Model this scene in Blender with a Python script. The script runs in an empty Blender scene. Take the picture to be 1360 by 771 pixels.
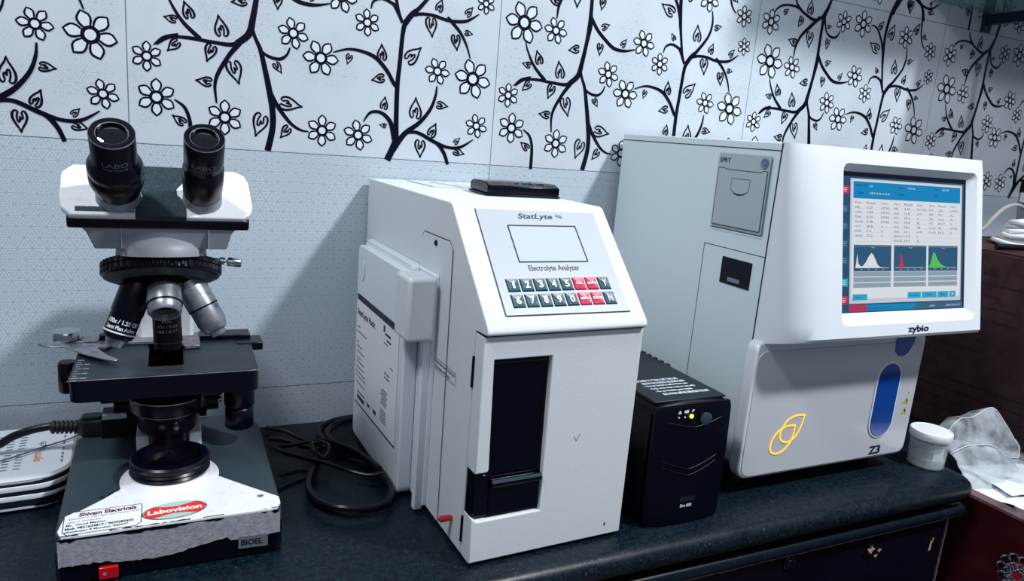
import bpy, bmesh, math, random
from mathutils import Vector, Matrix, Euler, noise
PI = math.pi
R = math.radians
SC = bpy.context.scene
COL = SC.collection
random.seed(7)

# ------------------------------------------------------------------ materials
def srgb(h):
    c = [int(h[i:i+2], 16)/255 for i in (0, 2, 4)]
    return tuple((x/12.92 if x <= .04045 else ((x+.055)/1.055)**2.4) for x in c) + (1,)

def new_mat(name):
    m = bpy.data.materials.new(name); m.use_nodes = True
    nt = m.node_tree; b = nt.nodes['Principled BSDF']
    return m, nt, b

def bump_noise(nt, b, scale, strength, dist=.0005, detail=3):
    tc = nt.nodes.new('ShaderNodeTexCoord'); nz = nt.nodes.new('ShaderNodeTexNoise')
    nz.inputs['Scale'].default_value = scale; nz.inputs['Detail'].default_value = detail
    bp = nt.nodes.new('ShaderNodeBump'); bp.inputs['Strength'].default_value = strength
    bp.inputs['Distance'].default_value = dist
    nt.links.new(tc.outputs['Object'], nz.inputs['Vector'])
    nt.links.new(nz.outputs['Fac'], bp.inputs['Height'])
    nt.links.new(bp.outputs['Normal'], b.inputs['Normal'])
    return tc, nz

def mat(name, col, rough=.5, metal=0, bump=None, spec=.5, mottle=None, coat=0, emit=None, es=1, alpha=1, trans=0, ior=1.45):
    m, nt, b = new_mat(name)
    b.inputs['Base Color'].default_value = srgb(col)
    b.inputs['Roughness'].default_value = rough
    b.inputs['Metallic'].default_value = metal
    b.inputs['Specular IOR Level'].default_value = spec
    b.inputs['Coat Weight'].default_value = coat
    b.inputs['IOR'].default_value = ior
    b.inputs['Transmission Weight'].default_value = trans
    b.inputs['Alpha'].default_value = alpha
    if emit:
        b.inputs['Emission Color'].default_value = srgb(emit); b.inputs['Emission Strength'].default_value = es
    if bump: bump_noise(nt, b, bump[0], bump[1], bump[2] if len(bump) > 2 else .0005)
    if mottle:   # (other colour, scale, low, high)
        tc = nt.nodes.new('ShaderNodeTexCoord'); nz = nt.nodes.new('ShaderNodeTexNoise')
        nz.inputs['Scale'].default_value = mottle[1]; nz.inputs['Detail'].default_value = 6; nz.inputs['Roughness'].default_value = .65
        rp = nt.nodes.new('ShaderNodeValToRGB')
        rp.color_ramp.elements[0].position = mottle[2]; rp.color_ramp.elements[0].color = srgb(col)
        rp.color_ramp.elements[1].position = mottle[3]; rp.color_ramp.elements[1].color = srgb(mottle[0])
        nt.links.new(tc.outputs['Object'], nz.inputs['Vector']); nt.links.new(nz.outputs['Fac'], rp.inputs['Fac'])
        nt.links.new(rp.outputs['Color'], b.inputs['Base Color'])
    return m

def math_node(nt, op, a, b=None, clamp=False):
    n = nt.nodes.new('ShaderNodeMath'); n.operation = op; n.use_clamp = clamp
    for i, v in enumerate((a, b)):
        if v is None: continue
        if isinstance(v, (int, float)): n.inputs[i].default_value = v
        else: nt.links.new(v, n.inputs[i])
    return n.outputs[0]

TW, TH = .45, .308        # wall tile
ROW0 = .36266             # height of the joint under the flowered tiles
def tile_mat():
    m, nt, b = new_mat('wall_tile'); L = nt.links
    g = nt.nodes.new('ShaderNodeNewGeometry'); sp = nt.nodes.new('ShaderNodeSeparateXYZ')
    L.new(g.outputs['Position'], sp.inputs[0])
    X = sp.outputs['X']; Z = math_node(nt, 'SUBTRACT', sp.outputs['Z'], ROW0)
    def joint(v, step):
        f = math_node(nt, 'FRACT', math_node(nt, 'DIVIDE', v, step))
        d = math_node(nt, 'MINIMUM', f, math_node(nt, 'SUBTRACT', 1.0, f))
        return math_node(nt, 'MULTIPLY', d, step)
    jd = math_node(nt, 'MINIMUM', joint(X, TW), joint(Z, TH))
    jm = math_node(nt, 'LESS_THAN', jd, .0006)
    # triangle lattice
    s = TH/25
    def fam(a, bz):
        v = math_node(nt, 'ADD', math_node(nt, 'MULTIPLY', X, a/s), math_node(nt, 'MULTIPLY', Z, bz/s))
        f = math_node(nt, 'FRACT', v)
        return math_node(nt, 'MINIMUM', f, math_node(nt, 'SUBTRACT', 1.0, f))
    d = math_node(nt, 'MINIMUM', math_node(nt, 'MINIMUM', fam(0, 1), fam(.8660254, .5)), fam(.8660254, -.5))
    line = math_node(nt, 'LESS_THAN', d, .038)
    n1 = nt.nodes.new('ShaderNodeTexNoise'); n1.inputs['Scale'].default_value = 9; n1.inputs['Detail'].default_value = 1
    L.new(g.outputs['Position'], n1.inputs['Vector'])
    lvl = math_node(nt, 'ADD', math_node(nt, 'MULTIPLY', n1.outputs['Fac'], .30), .075)
    inner = math_node(nt, 'LESS_THAN', math_node(nt, 'ABSOLUTE', math_node(nt, 'SUBTRACT', d, lvl)), .022)
    # patches: in the flowered rows the print shows only here and there
    n2 = nt.nodes.new('ShaderNodeTexNoise'); n2.inputs['Scale'].default_value = 11; n2.inputs['Detail'].default_value = 2
    L.new(g.outputs['Position'], n2.inputs['Vector'])
    plain = math_node(nt, 'LESS_THAN', Z, 0)
    pt = math_node(nt, 'MULTIPLY', math_node(nt, 'SUBTRACT', n2.outputs['Fac'], .47), 8, True)
    pt = math_node(nt, 'MULTIPLY', pt, .6)
    pt = math_node(nt, 'MAXIMUM', pt, math_node(nt, 'MULTIPLY', plain, .85))
    tri = math_node(nt, 'MAXIMUM', math_node(nt, 'MULTIPLY', line, .75), math_node(nt, 'MULTIPLY', inner, 1.0))
    tri = math_node(nt, 'MULTIPLY', tri, pt)
    def mix(f, a, bc):
        n = nt.nodes.new('ShaderNodeMix'); n.data_type = 'RGBA'
        if isinstance(f, (int, float)): n.inputs[0].default_value = f
        else: L.new(f, n.inputs[0])
        for i, v in ((6, a), (7, bc)):
            if isinstance(v, tuple): n.inputs[i].default_value = v
            else: L.new(v, n.inputs[i])
        return n.outputs[2]
    base = mix(plain, srgb('bbc5d0'), srgb('b4c0cc'))
    c = mix(math_node(nt, 'MULTIPLY', tri, .9), base, srgb('8798aa'))
    c = mix(math_node(nt, 'MULTIPLY', jm, .85), c, srgb('4a5a6c'))
    L.new(c, b.inputs['Base Color'])
    b.inputs['Roughness'].default_value = .22
    bp = nt.nodes.new('ShaderNodeBump'); bp.inputs['Strength'].default_value = .1; bp.inputs['Distance'].default_value = .0005
    n3 = nt.nodes.new('ShaderNodeTexNoise'); n3.inputs['Scale'].default_value = 420; L.new(g.outputs['Position'], n3.inputs['Vector'])
    h = math_node(nt, 'SUBTRACT', n3.outputs['Fac'], math_node(nt, 'MULTIPLY', jm, 2))
    L.new(h, bp.inputs['Height']); L.new(bp.outputs['Normal'], b.inputs['Normal'])
    return m

def granite():
    m, nt, b = new_mat('black_granite'); L = nt.links
    tc = nt.nodes.new('ShaderNodeTexCoord')
    def nz(scale, det, rough=.6):
        n = nt.nodes.new('ShaderNodeTexNoise'); n.inputs['Scale'].default_value = scale; n.inputs['Detail'].default_value = det
        n.inputs['Roughness'].default_value = rough; L.new(tc.outputs['Object'], n.inputs['Vector']); return n.outputs['Fac']
    r1 = nt.nodes.new('ShaderNodeValToRGB'); e = r1.color_ramp.elements
    e[0].position = .42; e[0].color = srgb('01060f'); e[1].position = .80; e[1].color = srgb('142e3a')
    L.new(nz(150, 9, .8), r1.inputs['Fac'])
    r2 = nt.nodes.new('ShaderNodeValToRGB'); e = r2.color_ramp.elements
    e[0].position = .62; e[0].color = (0, 0, 0, 1); e[1].position = .76; e[1].color = (.14, .21, .25, 1)
    L.new(nz(330, 4, .8), r2.inputs['Fac'])
    mx = nt.nodes.new('ShaderNodeMix'); mx.data_type = 'RGBA'; mx.blend_type = 'ADD'; mx.inputs[0].default_value = 1
    L.new(r1.outputs['Color'], mx.inputs[6]); L.new(r2.outputs['Color'], mx.inputs[7])
    L.new(mx.outputs[2], b.inputs['Base Color']); b.inputs['Specular IOR Level'].default_value = .28
    rr = nt.nodes.new('ShaderNodeMapRange'); rr.inputs['To Min'].default_value = .2; rr.inputs['To Max'].default_value = .55
    L.new(nz(25, 5), rr.inputs['Value']); L.new(rr.outputs[0], b.inputs['Roughness'])
    bp = nt.nodes.new('ShaderNodeBump'); bp.inputs['Strength'].default_value = .3; bp.inputs['Distance'].default_value = .0006
    L.new(nz(260, 4), bp.inputs['Height']); L.new(bp.outputs['Normal'], b.inputs['Normal'])
    return m

M = {}
M['tile'] = tile_mat(); M['granite'] = granite()
M['ink'] = mat('flower_ink', '01031a', .3, spec=.3)
M['petal'] = mat('petal_glaze', 'ccd6e1', .2)
M['white_paint'] = mat('white_crinkle_paint', 'c9d0d6', .55, bump=(900, .6, .0004))
M['white_plastic'] = mat('white_plastic', 'd2d9e2', .3)
M['side_plastic'] = mat('cool_white_plastic', 'c9d7dd', .38)
M['gloss_panel'] = mat('glossy_panel', 'b9bec7', .12, coat=.3)
M['grey_plastic'] = mat('grey_plastic', 'a2aeb4', .45)
M['seam'] = mat('seam_shadow_gap', '0b1424', .8)
M['black_gloss'] = mat('black_gloss', '010210', .16, spec=.25)
M['black_plastic'] = mat('black_plastic', '020616', .4, spec=.25)
M['black_metal'] = mat('black_enamel', '010412', .3, spec=.3)
M['worn_edge'] = mat('worn_metal_edge', 'b6bcc4', .35, metal=.6)
M['lens'] = mat('lens_glass', '03060c', .03, coat=1, spec=1)
M['lens_inner'] = mat('lens_inner', 'c8d4e6', .15, metal=.8)
M['scope_white'] = mat('microscope_white_enamel', 'd9dde4', .35, mottle=('b4b9c2', 60, .55, .8), bump=(500, .25))
M['scope_grey'] = mat('bare_crinkled_paint', '9a9ca8', .55, mottle=('70737f', 260, .35, .75), bump=(600, .8))
M['scope_dark'] = mat('dark_textured_panel', '152630', .5, mottle=('30444e', 500, .4, .7), bump=(900, .6), spec=.3)
M['scope_teal'] = mat('base_grey_enamel', '25323a', .45, mottle=('2f3c45', 14, .35, .7), spec=.35)
M['stage_top'] = mat('worn_stage_top', '14232d', .4, mottle=('26363f', 40, .45, .8), spec=.4)
M['scope_silver'] = mat('satin_housing', '8c929c', .5, metal=.1, bump=(400, .2))
M['chrome'] = mat('chrome', 'b4bcc6', .18, metal=1)
M['steel'] = mat('brushed_steel', '9aa0a8', .38, metal=.75, mottle=('626a74', 90, .45, .7))
M['bronze_steel'] = mat('tarnished_steel', '8c8a90', .4, metal=.5, mottle=('5a5a62', 120, .4, .7))
M['print_white'] = mat('white_print', 'd8e0ea', .5)
M['print_dim'] = mat('faded_print', '69748a', .5)
M['print_dark'] = mat('dark_print', '10182c', .5)
M['print_faint'] = mat('faint_print', '8a94a2', .5)
M['print_maroon'] = mat('maroon_print', '5a1526', .5)
M['paper'] = mat('paper', 'd8dce2', .6)
M['red'] = mat('red_print', 'd0342c', .4)
M['red_plastic'] = mat('red_switch_plastic', 'b00818', .3, coat=.3)
M['mint'] = mat('mint_print', '9fc0bb', .4)
M['tag'] = mat('silver_tag', '7d828b', .35, metal=.5)
M['key_teal'] = mat('teal_key', '10404e', .35, coat=.15, bump=(200, .25, .001))
M['key_red'] = mat('crimson_key', 'b00a3c', .35, coat=.15, bump=(200, .25, .001))
M['lcd'] = mat('lcd', '8a96a0', .15, emit='dce6ee', es=.45)
M['panel_film'] = mat('panel_film', 'aab3bd', .35)
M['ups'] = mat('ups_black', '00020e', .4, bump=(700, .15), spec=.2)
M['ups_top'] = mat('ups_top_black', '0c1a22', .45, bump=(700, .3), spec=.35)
M['ups_button'] = mat('ups_button', '2c3a46', .35)
M['led'] = mat('green_led', 'c8e83c', .3, emit='c8f03c', es=1.5)
M['blue_window'] = mat('blue_window', '0a3f92', .12, coat=.6)
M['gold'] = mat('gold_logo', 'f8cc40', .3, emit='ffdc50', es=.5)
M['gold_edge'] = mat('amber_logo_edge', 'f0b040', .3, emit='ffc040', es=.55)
M['yellow'] = mat('warning_yellow', 'c8c020', .5)
M['rubber'] = mat('black_rubber', '060b16', .5)
M['cable'] = mat('black_cable', '040c18', .33, spec=.35)
M['cable_grey'] = mat('grey_cable', '6e767e', .4)
M['cable_white'] = mat('white_cable', 'dde2e6', .35)
M['tube'] = mat('clear_tube', '9a9a98', .2)
M['carton'] = mat('brown_cardboard', '38282c', .8, mottle=('4a3432', 30, .4, .7), spec=.1)
M['carton_ink'] = mat('carton_ink', '120e1e', .8)
M['wood_red'] = mat('red_brown_laminate', '300a14', .32, mottle=('451818', 8, .4, .7), spec=.3)
M['wood_edge'] = mat('brown_edge', '6a5458', .45, mottle=('2e1e28', 40, .45, .75))
M['cab'] = mat('dark_cabinet_laminate', '030210', .4, mottle=('0b0916', 12, .4, .7), spec=.18)
M['trim_teal'] = mat('worn_black_trim', '06121e', .3, mottle=('1c2c38', 60, .55, .8), spec=.3)
M['worn_pink'] = mat('worn_wood_edge', '58485a', .6, mottle=('8a7078', 160, .5, .75))
M['chip_wood'] = mat('bare_wood_chip', 'b08c78', .8)
M['floor'] = mat('floor_tile', '6b7078', .4)
M['socket'] = mat('socket_white', 'dfe4ea', .35)

def thin_film(name, col, alpha, rough=.2, bump=(60, .6, .004)):
    m, nt, b = new_mat(name)
    b.inputs['Base Color'].default_value = srgb(col); b.inputs['Roughness'].default_value = rough
    b.inputs['Alpha'].default_value = alpha
    b.inputs['Specular IOR Level'].default_value = .8
    tc, nz = bump_noise(nt, b, bump[0], bump[1], bump[2])
    mr = nt.nodes.new('ShaderNodeMapRange'); mr.inputs['From Min'].default_value = .35; mr.inputs['From Max'].default_value = .7
    mr.inputs['To Min'].default_value = alpha*.4; mr.inputs['To Max'].default_value = min(1, alpha*1.7)
    nt.links.new(nz.outputs['Fac'], mr.inputs['Value']); nt.links.new(mr.outputs[0], b.inputs['Alpha'])
    return m
M['bag'] = thin_film('clear_plastic_bag', 'd4dfe8', .26, .12, (34, .7, .006))
M['bag_edge_glare'] = mat('edge_glare_film', 'e4ecf2', .15, alpha=.8)  # pale film colour that stands in for glare on the bag edges
M['cup'] = mat('frosted_clear_plastic', 'ccdadc', .08, alpha=.24, spec=1)
M['liquid'] = mat('pale_specimen', 'b0c2c2', .1, alpha=.6)
M['glass'] = mat('green_glass', '5f9a94', .03, alpha=.45, spec=.8)
M['glass_edge'] = mat('green_glass_edge', 'bfe6de', .1, emit='a8d8d0', es=.05)
M['bracket'] = mat('dark_bracket', '1f3640', .3, metal=.5)

# ------------------------------------------------------------------ mesh builder
class MB:
    def __init__(s, off=(0, 0, 0)):
        s.bm = bmesh.new(); s.off = Vector(off); s.mi = 0
    def v(s, p): return s.bm.verts.new(Vector(p) - s.off)
    def face(s, pts, mi=None):
        try: f = s.bm.faces.new([s.v(p) for p in pts])
        except ValueError: return None
        f.material_index = s.mi if mi is None else mi
        return f
    def fv(s, vs):
        try: f = s.bm.faces.new(vs); f.material_index = s.mi; return f
        except ValueError: return None
    def box(s, a, b, mat4=None):
        (x0, y0, z0), (x1, y1, z1) = a, b
        P = [(x0,y0,z0),(x1,y0,z0),(x1,y1,z0),(x0,y1,z0),(x0,y0,z1),(x1,y0,z1),(x1,y1,z1),(x0,y1,z1)]
        if mat4: P = [mat4 @ Vector(p) for p in P]
        V = [s.v(p) for p in P]
        for q in ((0,3,2,1),(4,5,6,7),(0,1,5,4),(1,2,6,5),(2,3,7,6),(3,0,4,7)): s.fv([V[i] for i in q])
        return s
    def loft(s, loops, cap=True, closed=True):
        LV = [[s.v(p) for p in l] for l in loops]; n = len(LV[0])
        for a, b in zip(LV, LV[1:]):
            for i in range(n if closed else n-1):
                j = (i+1) % n; s.fv([a[i], a[j], b[j], b[i]])
        if cap:
            s.fv(LV[0][::-1]); s.fv(LV[-1])
        return s
    def prism(s, poly, o, ex, ey, en):
        """poly in (ex,ey) from point o, extruded by the vector en"""
        o, ex, ey, en = map(Vector, (o, ex, ey, en))
        A = [o + ex*x + ey*y for x, y in poly]
        return s.loft([A, [p+en for p in A]])
    def lathe(s, prof, o, ax, seg=32, cap=True, fn=None, ref=None):
        """prof: list of (radius, distance along ax)"""
        o = Vector(o); ax = Vector(ax).normalized()
        t = Vector(ref) if ref else (Vector((1, 0, 0)) if abs(ax.x) < .9 else Vector((0, 1, 0)))
        u = (t - ax*t.dot(ax)).normalized(); w = ax.cross(u)
        loops = []
        for k, (r, h) in enumerate(prof):
            loops.append([o + ax*h + (u*math.cos(2*PI*i/seg) + w*math.sin(2*PI*i/seg))*(r*(fn(k, i) if fn else 1)) for i in range(seg)])
        return s.loft(loops, cap)
    def tube(s, pts, r, seg=10, smooth=6, cap=True):
        P = catmull([Vector(p) for p in pts], smooth) if smooth else [Vector(p) for p in pts]
        n = len(P); up = None; loops = []
        for i in range(n):
            t = (P[min(i+1, n-1)] - P[max(i-1, 0)]).normalized()
            if up is None: up = t.orthogonal().normalized()
            up = (up - t*up.dot(t)).normalized(); w = t.cross(up)
            rr = r(i/(n-1)) if callable(r) else r
            loops.append([P[i] + (up*math.cos(2*PI*k/seg) + w*math.sin(2*PI*k/seg))*rr for k in range(seg)])
        return s.loft(loops, cap)
    def done(s, name, m, parent=None, bevel=0, bseg=2, smooth=True, angle=35, merge=True, sub=0):
        if merge: bmesh.ops.remove_doubles(s.bm, verts=s.bm.verts, dist=1e-6)
        bmesh.ops.recalc_face_normals(s.bm, faces=s.bm.faces)
        me = bpy.data.meshes.new(name); s.bm.to_mesh(me); s.bm.free()
        for x in (m if isinstance(m, (list, tuple)) else [m]): me.materials.append(x)
        return link(name, me, parent, bevel, bseg, smooth, angle, sub)

def link(name, me, parent=None, bevel=0, bseg=2, smooth=True, angle=35, sub=0):
    if smooth:
        me.polygons.foreach_set('use_smooth', [True]*len(me.polygons))
        me.set_sharp_from_angle(angle=R(angle))
    o = bpy.data.objects.new(name, me); COL.objects.link(o)
    if parent: o.parent = parent
    if bevel:
        b = o.modifiers.new('bevel', 'BEVEL'); b.width = bevel; b.segments = bseg; b.limit_method = 'ANGLE'; b.angle_limit = R(40)
        b.harden_normals = False
    if sub:
        q = o.modifiers.new('sub', 'SUBSURF'); q.levels = sub; q.render_levels = sub
    return o

def catmull(P, k):
    out = []
    n = len(P)
    for i in range(n-1):
        a, b, c, d = P[max(i-1, 0)], P[i], P[i+1], P[min(i+2, n-1)]
        for j in range(k):
            t = j/k
            out.append(.5*((2*b) + (c-a)*t + (2*a-5*b+4*c-d)*t*t + (3*b-a-3*c+d)*t**3))
    out.append(P[-1]); return out

def tag(o, label, cat, group=None):
    o['label'] = label; o['category'] = cat
    if group: o['group'] = group
    return o
def thing(name, label, cat, loc=(0, 0, 0), rz=0, group=None):
    o = bpy.data.objects.new(name, None); COL.objects.link(o); o.empty_display_size = .02
    o.location = loc; o.rotation_euler = (0, 0, rz)
    return tag(o, label, cat, group)
def struct(o): o['kind'] = 'structure'; return o

def rrect(x0, y0, x1, y1, r, n=5):
    """rounded rectangle; r may be one radius or (bl, br, tr, tl)"""
    if not isinstance(r, (list, tuple)): r = (r,)*4
    out = []
    for (cx, cy, a0, q) in ((x0+r[0], y0+r[0], 180, r[0]), (x1-r[1], y0+r[1], 270, r[1]), (x1-r[2], y1-r[2], 0, r[2]), (x0+r[3], y1-r[3], 90, r[3])):
        for i in range(n+1):
            a = R(a0 + 90*i/n); out.append((cx+q*math.cos(a), cy+q*math.sin(a)))
    return out

# text: a mesh cut from Blender's own font, laid on a plane
TXT = {}
def text_verts(s, bold=0, spacing=1):
    key = (s, bold, spacing)
    if key not in TXT:
        cu = bpy.data.curves.new('t', 'FONT'); cu.body = s; cu.size = 1; cu.offset = bold; cu.space_character = spacing
        cu.resolution_u = 3
        o = bpy.data.objects.new('t', cu); COL.objects.link(o)
        dg = bpy.context.evaluated_depsgraph_get(); dg.update()
        me = bpy.data.meshes.new_from_object(o.evaluated_get(dg))
        bpy.data.objects.remove(o); bpy.data.curves.remove(cu)
        V = [(v.co.x, v.co.y) for v in me.vertices]; F = [tuple(p.vertices) for p in me.polygons]
        bpy.data.meshes.remove(me)
        x0 = min(v[0] for v in V); x1 = max(v[0] for v in V); y0 = min(v[1] for v in V); y1 = max(v[1] for v in V)
        TXT[key] = ([((x-x0)/(x1-x0), (y-y0)/(y1-y0)) for x, y in V], F)
    return TXT[key]
def put_text(mb, s, o, ex, ey, w, h, bold=.02, spacing=1, fn=None, mi=None):
    """fill a w x h rectangle whose lower left corner is o with the words"""
    V, F = text_verts(s, bold, spacing); o, ex, ey = Vector(o), Vector(ex).normalized(), Vector(ey).normalized()
    vs = [mb.v(fn(x*w, y*h) if fn else o + ex*(x*w) + ey*(y*h)) for x, y in V]
    for f in F:
        try:
            g = mb.bm.faces.new([vs[i] for i in f]); g.material_index = mb.mi if mi is None else mi
        except ValueError: pass
def done_text(mb, name, m, parent):
    return mb.done(name, m, parent, smooth=False, merge=False)
# ------------------------------------------------------------------ the tiled wall with its printed trees
STEMS=[([(0.337, 1.001), (0.324, 0.949), (0.314, 0.916), (0.31, 0.846), (0.311, 0.728), (0.312, 0.665), (0.305, 0.584), (0.295, 0.495), (0.285, 0.437), (0.256, 0.399)], (5, 7, 8, 6, 6, 8, 6, 7, 8, 7)), ([(0.285, 0.437), (0.249, 0.394), (0.195, 0.393), (0.142, 0.398), (0.098, 0.392), (0.066, 0.361)], (6, 5, 4, 4, 3, 2)), ([(0.117, 0.406), (0.083, 0.39), (0.06, 0.359)], (3, 3, 1.5)), ([(0.168, 0.399), (0.126, 0.455), (0.098, 0.522), (0.091, 0.559)], (5, 4, 2.5, 1.5)), ([(0.287, 0.445), (0.257, 0.391), (0.234, 0.345), (0.21, 0.282), (0.202, 0.234), (0.206, 0.17)], (6, 6, 5, 4.5, 3.5, 2)), ([(0.293, 0.47), (0.3, 0.432), (0.314, 0.387), (0.326, 0.317), (0.339, 0.229), (0.347, 0.156), (0.347, 0.089), (0.335, 0.003)], (3, 4, 5, 6, 7, 7, 7, 7.5)), ([(0.308, 0.406), (0.316, 0.383), (0.335, 0.365), (0.363, 0.359), (0.382, 0.378), (0.39, 0.407)], (3, 3, 3.5, 4, 3, 1.8)), ([(0.337, 0.245), (0.345, 0.217), (0.362, 0.174), (0.393, 0.119), (0.42, 0.094), (0.443, 0.089)], (4, 5, 5, 4, 3, 1.5)), ([(0.143, -0.007), (0.142, 0.074), (0.138, 0.114), (0.127, 0.148), (0.105, 0.171)], (5, 4.5, 4, 3.5, 1.5)), ([(0.313, 0.92), (0.288, 0.888), (0.258, 0.882), (0.217, 0.901), (0.176, 0.926), (0.138, 0.93), (0.103, 0.922), (0.08, 0.903), (0.069, 0.883)], (6, 5, 5, 4.5, 4, 3.5, 3.5, 3, 1.5)), ([(0.192, 0.918), (0.172, 0.941), (0.161, 0.965), (0.156, 0.984)], (5, 4, 3.5, 3.5)), ([(0.293, 0.901), (0.249, 0.842), (0.212, 0.789), (0.194, 0.731), (0.191, 0.676)], (6, 6, 5, 4, 2)), ([(0.314, 0.916), (0.332, 0.842), (0.354, 0.815), (0.379, 0.81), (0.396, 0.823), (0.405, 0.852)], (4, 3.5, 4, 4, 3.5, 1.5)), ([(0.308, 0.72), (0.319, 0.694), (0.341, 0.654), (0.37, 0.619), (0.408, 0.584), (0.45, 0.578), (0.493, 0.592)], (4, 5, 5, 5, 5, 4, 1.5)), ([(0.67, -0.006), (0.688, 0.054), (0.693, 0.091), (0.692, 0.163), (0.691, 0.305), (0.695, 0.393), (0.699, 0.497), (0.703, 0.549)], (9, 9, 8, 6.5, 6, 5.5, 5.5, 6)), ([(0.698, 0.559), (0.684, 0.608), (0.669, 0.699), (0.661, 0.756), (0.653, 0.854), (0.656, 0.928), (0.668, 1.004), (0.692, 1.078)], (4, 4, 4.5, 6, 6, 6.5, 7.5, 8)), ([(0.695, 0.567), (0.676, 0.616), (0.664, 0.631), (0.636, 0.642), (0.613, 0.627), (0.606, 0.597)], (4, 4.5, 4, 3.5, 3, 1.5)), ([(0.66, 0.76), (0.641, 0.827), (0.612, 0.887), (0.587, 0.911), (0.566, 0.911)], (5, 4.5, 4, 3, 1.5)), ([(0.703, 0.558), (0.721, 0.595), (0.736, 0.617)], (6, 6, 5)), ([(0.702, 0.547), (0.721, 0.588), (0.755, 0.644), (0.787, 0.709), (0.797, 0.771), (0.79, 0.829)], (6, 6, 5, 4, 3.5, 1.8)), ([(0.732, 0.597), (0.753, 0.606), (0.789, 0.607), (0.837, 0.596), (0.89, 0.604), (0.93, 0.64)], (4, 4, 4, 4, 4, 1.5)), ([(0.831, 0.607), (0.841, 0.598), (0.873, 0.556), (0.896, 0.506), (0.911, 0.451)], (4, 4.5, 4, 3, 1.5)), ([(0.689, 0.3), (0.679, 0.316), (0.659, 0.361), (0.626, 0.407), (0.589, 0.426), (0.547, 0.429), (0.506, 0.41)], (4, 5, 5, 5, 4, 3, 1.5)), ([(0.687, 0.082), (0.678, 0.144), (0.661, 0.177), (0.639, 0.192), (0.614, 0.185), (0.596, 0.147)], (5, 6, 5, 4, 3.5, 1.5)), ([(0.685, 0.036), (0.718, 0.108), (0.763, 0.162), (0.794, 0.221), (0.808, 0.277), (0.811, 0.322)], (8, 7, 5.5, 4.5, 3.5, 1.8)), ([(0.725, 0.113), (0.738, 0.119), (0.764, 0.117), (0.813, 0.085), (0.855, 0.066), (0.896, 0.07), (0.937, 0.107)], (4, 4, 4.5, 5, 4, 4, 1.5)), ([(0.82, 0.078), (0.83, 0.068), (0.846, 0.037), (0.859, -0.009)], (4, 5, 5, 4.5)), ([(0.807, 1.103), (0.835, 1.055), (0.847, 1.007), (0.857, 0.925), (0.873, 0.869), (0.894, 0.838)], (4.5, 4, 4, 3.5, 3, 1.5))]
FLOWERS=[(0.044, 0.316, 17, 0), (0.064, 0.173, 21.5, 0), (0.226, 0.119, 21, 0), (0.398, 0.462, 19, 15), (0.48, 0.097, 20, 0), (0.472, 0.381, 22.5, 28), (0.582, 0.09, 20, 12), (0.81, 0.383, 18, 24), (0.923, 0.368, 27, 20), (0.945, 0.168, 17, 14), (0.058, 0.831, 20.5, 0), (0.418, 0.902, 18.5, 0), (0.522, 0.91, 23, 4), (0.524, 0.626, 20, 22), (0.597, 0.541, 17, 5), (0.772, 0.884, 20, 8), (0.95, 0.687, 14, 6), (0.932, 0.832, 17, 6), (0.191, 0.622, 19, 22), (0.08, 0.635, 29, 24)]
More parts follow.
